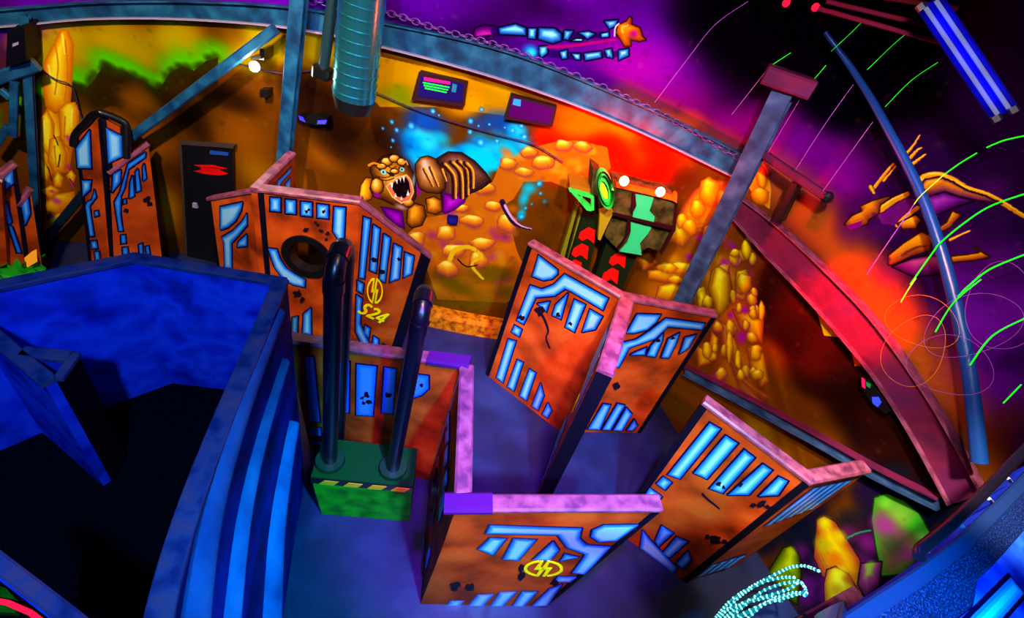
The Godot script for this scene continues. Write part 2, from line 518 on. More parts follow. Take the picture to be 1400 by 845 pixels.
	for e in [[1090, 515, 30], [1095, 570, 16], [1120, 618, 26], [1045, 632, 12], [1010, 655, 16], [985, 705, 26]]:
		spray(480 + e[0] / 4.227, 130 + e[1] / 4.227, e[2] / 3.4, e[2] / 3.4, c8(0, 120, 230), .8)
		spray(480 + e[0] / 4.227, 130 + e[1] / 4.227, e[2] / 6.0, e[2] / 6.0, c8(60, 215, 255), .9)
	for e in [[745, 285, 24, 26], [760, 310, 24, 22], [740, 330, 36, 16]]: spray(e[0], e[1], e[2], e[3], c8(70, 36, 4), .8)
	stroke(zz(480, 130, 4.227, [875, 620, 905, 690, 950, 750, 1040, 780]), 9, c8(30, 10, 50), .9, 2)
	stroke(zz(480, 130, 4.227, [890, 640, 930, 710, 980, 755, 1045, 775]), 4.5, c8(190, 150, 210), .9, 1.5)
	# hollow rock with the pale rim, lower middle
	stroke(zz(600, 200, 2.64, [40, 410, 60, 375, 110, 365, 150, 395, 120, 430, 160, 480]), 8, c8(205, 170, 10), .8, 4)
	stroke(zz(600, 200, 2.64, [70, 410, 100, 435, 140, 430]), 3, c8(40, 20, 2), .8, 2)
	# ---- the beast
	var BR := c8(158, 92, 12)
	var DK := c8(24, 10, 12)
	form(zz(480, 130, 4.227, [490, 370, 560, 328, 640, 332, 720, 385, 780, 450, 812, 500, 760, 540, 690, 570, 640, 610, 530, 680, 510, 500]), c8(40, 16, 20), c8(112, 62, 44), c8(176, 118, 96), Vector2(.05, -.2), 1.4)
	form(zz(480, 130, 4.227, [530, 560, 600, 575, 665, 545, 660, 620, 600, 665, 545, 690, 525, 670]), c8(60, 0, 80), c8(140, 0, 170), c8(190, 30, 210), Vector2.ZERO, 0)
	for e in [[530, 400, 585, 470, 590, 600], [575, 390, 625, 455, 632, 600], [615, 385, 660, 440, 664, 580], [655, 395, 690, 440, 692, 540]]:
		stroke(zz(480, 130, 4.227, e), 6.5, c8(40, 14, 12), .9, 5)
		var g: Array = e.duplicate()
		for i in range(0, 6, 2): g[i] += 15
		stroke(zz(480, 130, 4.227, g), 5.2, c8(176, 96, 16), .9, 3.2)
		for i in range(0, 6, 2): g[i] += 3
		stroke(zz(480, 130, 4.227, g), 2.4, c8(250, 178, 50), .9, 1.4)
	spray(480 + 390 / 4.227, 130 + 540 / 4.227, 9, 18, c8(130, 0, 160), .9)
	form(zz(480, 130, 4.227, [370, 400, 400, 360, 445, 350, 490, 370, 520, 420, 550, 460, 545, 540, 510, 570, 440, 565, 395, 540, 375, 480]), c8(70, 30, 10), c8(160, 96, 40), c8(214, 176, 150), Vector2(-.1, -.22), 1.2)
	for e in [[420, 430, 470, 530], [455, 420, 500, 530], [520, 430, 545, 500]]:
		stroke(zz(480, 130, 4.227, e), 5, c8(90, 40, 10), .7, 3)
		e[0] += 10
		e[2] += 10
		stroke(zz(480, 130, 4.227, e), 3.2, c8(236, 160, 40), .8, 2)
	form(zz(480, 130, 4.227, [430, 600, 480, 585, 525, 610, 528, 670, 490, 690, 440, 680]), c8(90, 40, 6), c8(190, 104, 10), c8(246, 180, 40), Vector2(-.1, -.2), 1)
	form(zz(480, 130, 4.227, [325, 660, 370, 625, 425, 640, 435, 700, 410, 755, 350, 770, 320, 740]), c8(70, 30, 4), c8(170, 90, 8), c8(230, 150, 20), Vector2(-.1, -.2), 1)
	form(zz(480, 130, 4.227, [165, 640, 230, 650, 300, 670, 315, 775, 250, 750, 200, 700]), c8(50, 0, 70), c8(128, 0, 165), c8(170, 20, 200), Vector2.ZERO, 0)
	form(zz(480, 130, 4.227, [45, 590, 55, 520, 85, 475, 120, 480, 130, 540, 120, 600, 80, 620]), c8(120, 56, 4), c8(214, 130, 8), c8(250, 190, 30), Vector2(-.2, -.1), 1)
	form(zz(480, 130, 4.227, [110, 405, 150, 392, 175, 358, 240, 340, 290, 362, 330, 390, 348, 430, 372, 470, 376, 590, 350, 640, 310, 655, 240, 635, 180, 605, 130, 590, 108, 540, 132, 490, 112, 450]), c8(56, 22, 6), c8(150, 86, 10), c8(206, 136, 30), Vector2(-.08, -.08), 1.4)
	for e in [[205, 385, 34, 28], [250, 365, 34, 24], [290, 385, 26, 24], [150, 525, 40, 50], [330, 620, 34, 26], [250, 440, 26, 16], [175, 410, 30, 18]]:
		var pz := PackedVector2Array()
		for k in 10: pz.append(Vector2(480 + (e[0] + cos(TAU * k / 10) * e[2]) / 4.227, 130 + (e[1] + sin(TAU * k / 10) * e[3]) / 4.227))
		form(pz, c8(90, 44, 8), c8(196, 120, 20), c8(246, 196, 90), Vector2(-.1, -.2), .6)
	for e in [[150, 580, 9, 5, 150, 0, 170], [290, 648, 14, 3, 190, 140, 150], [362, 500, 3, 16, 110, 150, 170]]: spray(480 + e[0] / 4.227, 130 + e[1] / 4.227, e[2], e[3], c8(e[4], e[5], e[6]), .85)
	for e in [[150, 480, 200, 495, 250, 480], [140, 470, 190, 478, 225, 470], [215, 410, 235, 425, 262, 412]]: stroke(zz(480, 130, 4.227, e), 2, c8(50, 18, 6), .8, 1)
	stroke(zz(480, 130, 4.227, [104, 408, 140, 395, 190, 418]), 4, c8(200, 120, 20), .9, 2)
	stroke(zz(480, 130, 4.227, [300, 400, 318, 385, 330, 405]), 3.5, c8(206, 130, 40), .9, 2)
	for e in [[165, 432, 225, 455], [280, 425, 310, 415]]: stroke(zz(480, 130, 4.227, e), 3, DK, .9, 2)
	for e in [[188, 448, 5, 4], [296, 432, 4, 3.2]]:
		spray(480 + e[0] / 4.227, 130 + e[1] / 4.227, e[2], e[3], c8(120, 200, 190), 1.0, true)
		spray(480 + e[0] / 4.227, 130 + e[1] / 4.227, 1.6, 2, c8(10, 10, 10), 1.0, true)
	spray(480 + 235 / 4.227, 130 + 460 / 4.227, 5, 3, DK, .9, true)
	shape(zz(480, 130, 4.227, [205, 530, 260, 480, 320, 462, 345, 490, 362, 560, 340, 610, 290, 625, 240, 590]), c8(206, 96, 60), c8(236, 190, 110), 1.4)
	fill(zz(480, 130, 4.227, [228, 520, 280, 482, 318, 474, 335, 500, 345, 560, 310, 595, 265, 585]), c8(14, 4, 8))
	for e in [[236, 505, 9, 40], [265, 488, 7, 26], [285, 478, 6, 24], [305, 470, 7, 34]]: fill(zz(480, 130, 4.227, [e[0] - e[2], e[1], e[0] + e[2], e[1], e[0] + 2, e[1] + e[3]]), c8(240, 232, 214))
	for e in [[258, 590, 8, 24], [292, 605, 7, 22], [330, 580, 9, 34]]: fill(zz(480, 130, 4.227, [e[0] - e[2], e[1], e[0] + e[2], e[1], e[0], e[1] - e[3]]), c8(236, 226, 206))
	# ---- left rock column
	for e in [[78, 250, 30, 60], [75, 180, 28, 60], [75, 290, 30, 30]]: spray(e[0], e[1], e[2], e[3], c8(190, 96, 4), .7)
	for e in [[115, 330, 130, 290, 160, 300, 200, 400, 190, 470, 130, 480, 105, 440], [120, 170, 150, 112, 166, 80, 188, 82, 203, 120, 200, 200, 192, 300, 150, 312, 125, 290, 114, 230], [160, 300, 180, 280, 206, 278, 218, 300, 215, 360, 190, 410, 165, 390], [112, 320, 130, 300, 150, 335, 150, 400, 140, 440, 112, 400], [135, 380, 165, 370, 185, 420, 180, 470, 150, 480, 130, 440], [105, 440, 118, 430, 140, 470, 130, 495, 112, 480], [145, 490, 158, 464, 174, 486, 168, 512, 150, 512], [180, 480, 196, 462, 208, 480, 200, 510], [118, 560, 150, 530, 205, 522, 206, 560, 150, 590, 125, 600], [112, 520, 140, 505, 165, 520, 140, 545], [120, 600, 160, 580, 190, 590, 150, 640, 120, 640]]:
		form(zz(0, 0, 2.0, e), c8(196, 96, 4), c8(236, 158, 4), c8(250, 226, 30), Vector2(-.05, -.22), 0)
	for e in [[150, 110, 160, 180, 150, 260], [180, 110, 186, 200, 176, 280], [140, 320, 150, 380], [180, 320, 176, 380], [150, 400, 155, 460]]: stroke(zz(0, 0, 2.0, e), 2.6, c8(206, 110, 4), .6, 1.4)
	for e in [[135, 180, 142, 230], [172, 95, 178, 150], [198, 300, 196, 350], [122, 330, 124, 380]]: stroke(zz(0, 0, 2.0, e), 3.4, c8(252, 236, 70), .6, 2)
	for e in [[285, 575, 12, 20], [285, 690, 10, 14], [235, 830, 24, 16], [215, 790, 12, 8], [300, 760, 14, 14], [205, 890, 20, 14]]: spray(e[0] / 3.017, e[1] / 3.017, e[2] / 2.2, e[3] / 2.2, c8(190, 20, 170), .8)
	for e in [[200, 690, 215, 750], [250, 640, 240, 690], [290, 740, 310, 770], [225, 560, 240, 600]]: stroke(zz(0, 0, 3.017, e), 2.2, c8(60, 24, 2), .8, 1)
	# ---- rocks to the right of the mech and beyond the column
	for e in [[960, 300, 34, 60], [930, 360, 40, 40], [985, 380, 34, 60], [1000, 430, 30, 60], [1010, 500, 34, 60], [900, 400, 40, 30]]: spray(e[0], e[1], e[2], e[3], c8(186, 104, 4), .85)
	for i in 40: spray(rng.randf_range(900, 1030), rng.randf_range(300, 520), 14, 12, [c8(150, 24, 140), c8(206, 130, 6), c8(120, 74, 2), c8(176, 150, 8)][i % 4], .45)
	for e in [[470, 560, 500, 520, 540, 490, 590, 495, 602, 530, 570, 590, 540, 640, 480, 650, 440, 620], [430, 600, 470, 590, 500, 640, 470, 680, 430, 660], [370, 740, 430, 732, 480, 722, 502, 730, 490, 765, 420, 775, 372, 765], [520, 620, 560, 600, 580, 640, 550, 690, 520, 680], [400, 780, 450, 770, 480, 800, 440, 830, 390, 820], [330, 690, 380, 690, 400, 720, 360, 740]]:
		form(zz(700, 0, 2.0, e), c8(130, 50, 20), c8(200, 130, 6), c8(220, 216, 20), Vector2(-.05, -.22), 0)
	for e in [[600, 690, 632, 680, 644, 712, 612, 724], [612, 740, 645, 735, 658, 790, 632, 815, 610, 780], [640, 600, 660, 620, 655, 690, 636, 680], [545, 740, 570, 720, 596, 742, 606, 800, 590, 846, 550, 846, 535, 790], [500, 790, 530, 780, 540, 830, 510, 846]]:
		form(zz(700, 0, 2.0, e), c8(96, 50, 10), c8(176, 146, 2), c8(214, 222, 14), Vector2(-.08, -.2), 0)
	for e in [[565, 30, 600, 50, 622, 110, 640, 190, 606, 150, 575, 100], [600, 0, 645, 5, 690, 30, 685, 95, 650, 80, 620, 50], [640, 100, 690, 120, 704, 200, 680, 215, 650, 160], [585, 130, 650, 200, 704, 240, 690, 252, 610, 190], [545, 60, 565, 80, 560, 140, 530, 150], [600, 160, 660, 230, 720, 290, 690, 290, 620, 220], [500, 100, 530, 110, 545, 150, 510, 160]]:
		form(zz(700, 422, 2.0, e), c8(120, 50, 30), c8(190, 146, 2), c8(220, 222, 14), Vector2(.1, -.1), 0)
	for i in 22: knob(rng.randf_range(975, 1035), rng.randf_range(350, 520), rng.randf_range(5, 9), rng.randf_range(6, 11), c8(206, 206, 14), c8(176, 130, 4), c8(120, 40, 70))
	var YL := c8(216, 214, 10)
	var YM := c8(186, 148, 4)
	var YD := c8(120, 76, 2)
	knobs([[135, 165, 44, 50], [90, 225, 30, 36], [35, 268, 26, 30], [180, 190, 26, 34], [60, 290, 30, 30], [30, 440, 60, 22], [10, 480, 30, 14], [-20, 440, 40, 20]], 920, 200, 2.64, YL, c8(216, 140, 4), c8(170, 80, 10))
	knobs([[265, 370, 18, 36], [225, 386, 20, 16], [256, 495, 28, 42], [176, 520, 38, 92], [127, 560, 20, 26], [92, 590, 12, 14], [208, 655, 18, 34], [205, 720, 14, 60], [290, 605, 16, 20], [320, 592, 14, 36], [285, 690, 24, 20], [300, 745, 24, 30], [125, 735, 22, 34], [152, 728, 12, 20], [236, 770, 12, 40], [306, 826, 26, 20], [245, 826, 16, 24]], 920, 200, 2.64, YL, YM, YD)
	for e in [[218, 362, 10, 14], [260, 592, 15, 22], [185, 420, 18, 16], [100, 335, 26, 14], [205, 610, 14, 14], [250, 690, 18, 30], [60, 400, 20, 14]]: spray(920 + e[0] / 2.64, 200 + e[1] / 2.64, e[2] / 1.9, e[3] / 1.9, c8(142, 0, 170), .8)
	for i in 10: stroke(PackedVector2Array([Vector2(985 + i * 8, 480 + (i % 3) * 14), Vector2(1010 + i * 8, 540 + i * 4), Vector2(1034 + i * 8, 600 + i * 6)]), 20, [c8(150, 124, 0), c8(110, 84, 0), c8(60, 30, 0)][i % 3], .07, 14, false)
	# rock above the beam right of the column
	fill(zz(920, 200, 2.64, [325, 55, 345, 90, 356, 160, 350, 225, 320, 205, 275, 150]), c8(214, 140, 6))
	knobs([[322, 110, 20, 44], [318, 180, 34, 34]], 920, 200, 2.64, c8(240, 196, 20), c8(222, 140, 6), c8(160, 70, 6))
	# ---- lower right rocks
	for i in 130: spray(rng.randf_range(1040, 1300), rng.randf_range(640, 880), 34, 30, [c8(12, 14, 44), c8(34, 10, 50), c8(8, 18, 40)][i % 3], .75)
	for i in 20: spray(rng.randf_range(1090, 1190), rng.randf_range(730, 830), 20, 22, c8(138, 20, 150), .5)
	for e in [[1035, 590, 20, 50], [1060, 630, 18, 40]]: spray(e[0], e[1], e[2], e[3], c8(150, 120, 0), .6)
	form(zz(980, 620, 3.333, [300, 430, 340, 418, 378, 465, 386, 560, 366, 690, 290, 640, 220, 560]), c8(50, 60, 2), c8(120, 150, 4), c8(190, 220, 10), Vector2(.1, -.25), 1)
	form(zz(980, 620, 3.333, [455, 300, 490, 284, 540, 310, 600, 400, 650, 480, 690, 600, 640, 680, 560, 600, 480, 560, 440, 470]), c8(150, 60, 40), c8(214, 150, 6), c8(232, 236, 10), Vector2(-.05, -.3), 1)
	form(zz(980, 620, 3.333, [500, 530, 540, 514, 600, 550, 642, 620, 630, 720, 490, 720, 486, 600]), c8(160, 70, 50), c8(214, 190, 10), c8(236, 244, 40), Vector2(0, -.25), 1.4)
	form(zz(980, 620, 3.333, [716, 200, 772, 180, 850, 210, 922, 272, 978, 372, 900, 500, 850, 550, 750, 560, 722, 420, 704, 300]), c8(60, 150, 30), c8(100, 110, 50), c8(120, 70, 90), Vector2(-.05, .2), 1.2)
	form(zz(980, 620, 3.333, [655, 500, 752, 490, 742, 600, 680, 660, 640, 600]), c8(90, 40, 90), c8(160, 70, 140), c8(170, 220, 80), Vector2(0, -.3), 1)
	for e in [[340, 450, 24, 30, 180, 220, 10], [330, 560, 20, 60, 70, 120, 4], [490, 320, 34, 40, 214, 240, 6], [560, 380, 16, 50, 226, 226, 10], [480, 420, 14, 60, 170, 190, 8], [540, 480, 30, 50, 220, 110, 10], [600, 570, 30, 40, 190, 100, 30], [560, 545, 50, 26, 226, 240, 30], [540, 620, 30, 40, 214, 160, 20], [770, 230, 40, 40, 110, 210, 40], [900, 330, 40, 60, 40, 190, 30], [830, 280, 20, 90, 120, 190, 50], [760, 330, 16, 90, 160, 40, 160], [860, 460, 26, 60, 170, 20, 170], [800, 420, 14, 90, 60, 90, 40], [930, 380, 20, 40, 90, 200, 60], [700, 510, 40, 14, 140, 220, 60], [700, 580, 26, 30, 190, 60, 160]]: spray(980 + e[0] / 3.333, 620 + e[1] / 3.333, e[2] / 2.6, e[3] / 2.6, c8(e[4], e[5], e[6]), .8)
	stroke(zz(980, 620, 3.333, [590, 390, 640, 365, 700, 350]), 3, c8(30, 150, 90), .8, 1.5)
	# painted flashes by the beam on the right
	fill(zz(1080, 380, 2.64, [98, 122, 120, 130, 160, 190, 182, 215, 125, 208]), c8(196, 190, 0))
	fill(zz(1080, 380, 2.64, [225, 275, 240, 285, 258, 318, 235, 318]), c8(230, 120, 0))
	# ---- floating cyborg on the violet sky
	var CY := c8(70, 170, 225)
	var NV := c8(24, 4, 90)
	form(zz(640, 10, 5.385, [36, 190, 50, 150, 110, 130, 205, 135, 210, 200, 120, 215, 50, 222]), c8(40, 0, 70), c8(96, 0, 110), c8(170, 20, 150), Vector2(0, .2), 1)
	stroke(zz(640, 10, 5.385, [200, 180, 450, 190, 700, 215, 1000, 205]), 15, c8(30, 0, 84), .9, 11)
	stroke(zz(640, 10, 5.385, [520, 330, 800, 360, 1140, 345]), 13, c8(36, 0, 90), .9, 10)
	for e in [[220, 150, 350, 118, 430, 150, 430, 212, 230, 202], [440, 150, 510, 150, 500, 240, 438, 232], [515, 145, 640, 150, 692, 190, 692, 250, 620, 272, 512, 240], [705, 165, 785, 170, 740, 245, 700, 240], [745, 250, 800, 228, 850, 230, 840, 252], [800, 185, 890, 172, 945, 195, 880, 240, 850, 215], [995, 98, 1110, 88, 1095, 140, 1040, 165], [975, 190, 1040, 178, 1042, 222, 980, 228], [520, 285, 590, 280, 590, 340, 540, 380, 520, 340], [668, 325, 735, 308, 735, 380, 690, 388], [755, 335, 830, 340, 830, 390, 790, 390], [848, 335, 985, 318, 988, 375, 860, 398], [1000, 310, 1060, 300, 1070, 380, 1020, 370], [1105, 312, 1188, 300, 1188, 360, 1105, 398]]:
		var pz := zz(640, 10, 5.385, e)
		form(pz, c8(6, 16, 96), c8(30, 116, 206), c8(120, 216, 240), Vector2(0, -.1), 1.6)
	spray(640 + 460 / 5.385, 10 + 325 / 5.385, 17, 13, c8(0, 150, 235), .9)
	spray(640 + 470 / 5.385, 10 + 335 / 5.385, 10, 9, c8(40, 220, 250), .9)
	stroke(zz(640, 10, 5.385, [590, 298, 800, 282, 1090, 240]), 5, c8(140, 0, 100), 1, 4)
	form(zz(640, 10, 5.385, [1085, 190, 1100, 125, 1165, 100, 1185, 68, 1208, 75, 1205, 120, 1270, 150, 1285, 210, 1315, 240, 1260, 252, 1200, 240, 1200, 285, 1150, 290, 1120, 240]), c8(110, 40, 6), c8(222, 120, 4), c8(255, 190, 50), Vector2(-.1, -.2), 1)
	spray(640 + 1220 / 5.385, 10 + 200 / 5.385, 10, 9, c8(130, 0, 130), .95)
	stroke(zz(640, 10, 5.385, [1080, 215, 1085, 150, 1110, 120]), 2.2, c8(220, 200, 220), .9, 1.4)
	stroke(zz(640, 10, 5.385, [1140, 190, 1135, 150, 1180, 130]), 2, c8(250, 190, 60), .9, 1.4)
	# ---- flying dragon at the far right
	var DO := c8(196, 134, 8)
	var DL := c8(250, 200, 40)
	var DD := c8(44, 4, 54)
	var D := [1130.0, 170.0, 3.841]
	for i in 26: spray(rng.randf_range(1160, 1400), rng.randf_range(250, 380), 36, 30, [c8(60, 6, 84), c8(40, 2, 60)][i % 2], .5)
	fill(zz(D[0], D[1], D[2], [480, 310, 560, 270, 640, 290, 740, 350, 850, 390, 760, 400, 650, 440, 560, 480, 500, 400]), c8(64, 8, 96))
	fill(zz(D[0], D[1], D[2], [270, 470, 430, 380, 470, 400, 430, 560, 360, 530, 290, 520]), c8(84, 8, 100))
	fill(zz(D[0], D[1], D[2], [340, 745, 450, 700, 560, 680, 640, 690, 640, 780, 460, 800]), c8(74, 6, 80))
	var lines := [[[485, 330, 520, 285, 590, 275, 660, 300, 740, 345, 840, 375, 930, 420, 1040, 490], 17, 6], [[285, 450, 350, 405, 430, 368], 11, 8], [[375, 535, 420, 485, 480, 440], 8, 7], [[240, 350, 262, 320, 300, 270, 350, 212], 6, 4], [[232, 330, 250, 365], 6, 4], [[412, 165, 455, 115, 490, 58], 5, 2], [[440, 180, 475, 140, 500, 125], 6, 2.5], [[440, 220, 480, 190, 520, 160], 6, 2.5], [[300, 300, 340, 250, 365, 220], 4, 2], [[565, 490, 620, 450, 672, 410], 4.5, 2], [[650, 610, 700, 585, 752, 560], 5, 2]]
	for e in lines:
		var z := zz(D[0], D[1], D[2], e[0])
		stroke(z, e[1] + 2.5, DD, .8, e[2] + 1.5)
		stroke(z, e[1], DO, .95, e[2])
		for i in z.size(): z[i] += Vector2(-.06, -.2) * e[1]
		stroke(z, e[1] * .45, DL, .8, e[2] * .4, false)
	form(zz(D[0], D[1], D[2], [500, 395, 545, 372, 620, 352, 700, 378, 780, 398, 660, 440, 560, 485]), c8(40, 2, 60), c8(90, 14, 120), c8(130, 40, 150), Vector2(0, -.1), .6)
	form(zz(D[0], D[1], D[2], [340, 745, 450, 700, 560, 680, 640, 690, 640, 780, 460, 800]), c8(44, 2, 54), c8(96, 16, 100), c8(150, 60, 110), Vector2(0, -.2), .6)
	form(zz(D[0], D[1], D[2], [485, 335, 515, 288, 590, 272, 660, 298, 740, 345, 840, 375, 920, 415, 800, 400, 700, 378, 620, 352, 545, 372, 500, 395]), c8(80, 20, 70), c8(176, 110, 14), DL, Vector2(-.05, -.2), .8)
	for e in [[[92, 525, 130, 480, 185, 455, 175, 430, 240, 400, 332, 374, 336, 386, 284, 420, 276, 465, 222, 500, 215, 522, 140, 552], 1.2], [[322, 690, 400, 625, 500, 560, 560, 590, 545, 660, 450, 690, 350, 735, 325, 740], 1.2], [[580, 545, 630, 510, 660, 450, 680, 460, 712, 470, 650, 540, 600, 565], .8], [[650, 690, 740, 680, 800, 670, 770, 635, 862, 695, 780, 712, 660, 725], .8], [[370, 520, 400, 505, 470, 470, 500, 500, 470, 545, 400, 550], .8]]:
		form(zz(D[0], D[1], D[2], e[0]), c8(110, 44, 20), DO, DL, Vector2(-.1, -.25), e[1])
	fill(zz(D[0], D[1], D[2], [100, 535, 190, 505, 180, 540, 130, 556]), c8(110, 0, 110))
	spray(D[0] + 250 / D[2], D[1] + 475 / D[2], 6, 4, c8(80, 0, 80), .9)
	stroke(zz(D[0], D[1], D[2], [400, 690, 470, 650, 530, 640]), 6, c8(90, 34, 20), .7, 2)
	spray(D[0] + 325 / D[2], D[1] + 715 / D[2], 5, 7, c8(60, 10, 40), .8)
	# ---- brush grain all over
	for i in 2600:
		var k := rng.randi() % 4
		stamp(rng.randf_range(SA, SB), rng.randf_range(0, MH), rng.randf_range(.01, .07), rng.randf_range(.01, .06), [Color.BLACK, c8(255, 190, 90), Color.BLACK, c8(120, 40, 160)][k], [.16, .07, .10, .08][k])
	for k in 2:
		imgs[k].convert(Image.FORMAT_RGB8)
		var m := mat(Color.WHITE, .9)
		m.metallic_specular = .04
		m.albedo_texture = ImageTexture.create_from_image(imgs[k])
		M["mural%d" % k] = m

# ---------------------------------------------------------------- lamps
func unseen_lamp(at: Vector3, to: Vector3, col: Color, energy: float, angle: float, label: String, size := .12):  # lamp out of view, modelled with a housing
	var t := thing("unseen_lamp", label, "lamp", at, "unseen lamps under the ceiling")
	var d := (to - at).normalized()
	var st := new_st()
	tube(st, [at - d * .3, at - d * .02], .1, 14, .13)
	obj("housing", st, M.black, t)
	st = new_st()
	tube(st, [at - d * .2, Vector3(at.x, TOPY, at.z)], .02, 6)
	obj("hanger", st, M.black, t)
	st = new_st()
	tube(st, [at - d * .02, at - d * .005], .11, 16)
	obj("lens", st, glow(col, 1.0), t)
	var l := SpotLight3D.new()
	l.light_color = col
	l.light_energy = energy
	l.spot_range = 30
	l.spot_attenuation = 2
	l.spot_angle = angle
	l.spot_angle_attenuation = .6
	l.light_size = size
	l.shadow_enabled = true
	t.add_child(l)
	l.look_at_from_position(at + d * .02, to, Vector3.UP if absf(d.y) < .98 else Vector3.RIGHT)
	l.position = d * .02
func omni(at: Vector3, col: Color, energy: float, size: float, parent: Node3D):
	var l := OmniLight3D.new()
	l.light_color = col
	l.light_energy = energy
	l.omni_range = 30
	l.omni_attenuation = 2
	l.light_size = size
	l.shadow_enabled = true
	parent.add_child(l)
	l.position = at - parent.position

# ---------------------------------------------------------------- bunker panels
func panel(parent: Node3D, called: String, tl: Vector3, tr: Vector3, br: Vector3, bl: Vector3, th: float, edges := "", rail := true, m: Material = null, hole := Vector3.INF, hr := 0.0, ew := .05) -> Dictionary:
	var n := (tr - tl).cross(bl - tl).normalized()
	if n.dot(EYE - tl) < 0: n = -n
	var st := new_st()
	if hr <= 0.0:
		hexa(st, [tl, tr, br, bl], [tl - n * th, tr - n * th, br - n * th, bl - n * th])
	else:
		var b := basis2(n)
		var cs := [tl, tr, br, bl]
		var ang := []
		for k in 36: ang.append(TAU * k / 36)
		for c in cs: ang.append(fposmod(atan2((c - hole).dot(b[1]), (c - hole).dot(b[0])), TAU))
		ang.sort()
		var rim := []
		for a in ang:
			var d: Vector3 = b[0] * cos(a) + b[1] * sin(a)
			var best := 1e9
			for k in 4:
				var p: Vector3 = cs[k]
				var e: Vector3 = cs[(k + 1) % 4] - p
				var den := d.dot(b[0]) * e.dot(b[1]) - d.dot(b[1]) * e.dot(b[0])
				if absf(den) < 1e-6: continue
				var w := p - hole
				var t := (w.dot(b[0]) * e.dot(b[1]) - w.dot(b[1]) * e.dot(b[0])) / den
				var u := (w.dot(b[0]) * d.dot(b[1]) - w.dot(b[1]) * d.dot(b[0])) / den
				if t > 0 and u > -1e-4 and u < 1.0001: best = minf(best, t)
			rim.append([hole + d * hr, hole + d * best, d])
		for k in rim.size():
			var p: Array = rim[k]
			var q: Array = rim[(k + 1) % rim.size()]
			quad(st, p[0], p[1], q[1], q[0], n)
			quad(st, p[0] - n * th, p[1] - n * th, q[1] - n * th, q[0] - n * th, -n)
			quad(st, p[0], q[0], q[0] - n * th, p[0] - n * th, -p[2])
			quad(st, p[1], q[1], q[1] - n * th, p[1] - n * th, p[2])
	var node := obj(called, st, m if m else M.orange, parent)
	var ax := (tr - tl).normalized()
	if rail:
		st = new_st()
		bar(st, tl - n * th / 2 + Vector3.UP * .012 - ax * .01, tr - n * th / 2 + Vector3.UP * .012 + ax * .01, n, th + .03, .055, .016)
		obj("top_rail", st, M.rail, node)
	for e in edges:
		var t2 := tl if e == "L" else tr
		var b2 := bl if e == "L" else br
		var sd := -ax if e == "L" else ax
		st = new_st()
		hexa(st, [t2 + n * .006 - sd * ew, t2 + n * .006 + sd * .012, b2 + n * .006 + sd * .012, b2 + n * .006 - sd * ew], [t2 - n * (th + .006) - sd * ew, t2 - n * (th + .006) + sd * .012, b2 - n * (th + .006) + sd * .012, b2 - n * (th + .006) - sd * ew])
		obj("edge_trim", st, M.edge, node)
	return {"node": node, "o": tl, "n": n}
func cap(st: SurfaceTool, p2: PackedVector2Array, o: Vector3, b: Array, n: Vector3, h0: float, h1: float):
	var idx := Geometry2D.triangulate_polygon(p2)
	var v := []
	for p in p2: v.append(o + b[0] * p.x + b[1] * p.y)
	for i in range(0, idx.size(), 3): tri(st, v[idx[i]] + n * h1, v[idx[i + 1]] + n * h1, v[idx[i + 2]] + n * h1, n)
	var s := -1.0 if Geometry2D.is_polygon_clockwise(p2) else 1.0
	for i in v.size():
		var a: Vector3 = v[i]
		var c: Vector3 = v[(i + 1) % v.size()]
		quad(st, a + n * h0, c + n * h0, c + n * h1, a + n * h1, (c - a).cross(n) * s)
func cell(P: Dictionary, poly: PackedVector2Array, pale := 1.0):
	var n: Vector3 = P.n
	var b := basis2(n)
	var o: Vector3 = P.o
	var p2 := PackedVector2Array()
	for q in poly:
		var w := onplane(q.x, q.y, o, n) - o
		p2.append(Vector2(w.dot(b[0]), w.dot(b[1])))
	if Geometry2D.is_polygon_clockwise(p2): p2.reverse()
	var st := new_st()
	st.set_color(c8(6, 6, 40).srgb_to_linear())
	var outer := Geometry2D.offset_polygon(p2, .016, Geometry2D.JOIN_MITER)
	if outer.size() == 0: return
	cap(st, outer[0], o, b, n, -.01, .005)
	st.set_color(c8(18, 92, 205).srgb_to_linear())
	cap(st, p2, o, b, n, .004, .008)
	var steps := [[.012, c8(40, 130, 225)], [.024, c8(84, 168, 238)], [.04, c8(130, 195, 244)]]
	var h := .008
	for e in steps:
		var inn := Geometry2D.offset_polygon(p2, -e[0], Geometry2D.JOIN_MITER)
		for q in inn:
			if q.size() < 3: continue
			st.set_color(c8(18, 92, 205).lerp(e[1], pale).srgb_to_linear())
			cap(st, q, o, b, n, h, h + .001)
		h += .001
	obj("light_cell", st, M.cell, P.node)
func cells(P: Dictionary, ox: float, oy: float, sc: float, a: Array, pale := 1.0):
	for e in a: cell(P, zz(ox, oy, sc, e), pale)
func decal(P: Dictionary, called: String, poly: PackedVector2Array, m: Material, h := .012, label := ""):
	var pts := []
	for q in poly: pts.append(onplane(q.x, q.y, P.o + P.n * h, P.n))
	var st := new_st()
	extrude(st, pts, P.n, .008)
	var o := obj(called, st, m, P.node)
	if label != "": o.set_meta("label", label)
func splat(P: Dictionary, x: float, y: float, r: float, sd: int):
	var g := RandomNumberGenerator.new()
	g.seed = sd
	var p := PackedVector2Array()
	for k in 11:
		var rr := r * g.randf_range(.45, 1.15)
		p.append(Vector2(x + cos(TAU * k / 11) * rr * 1.2, y + sin(TAU * k / 11) * rr))
	decal(P, "paint_splat", p, M.splat, .013)
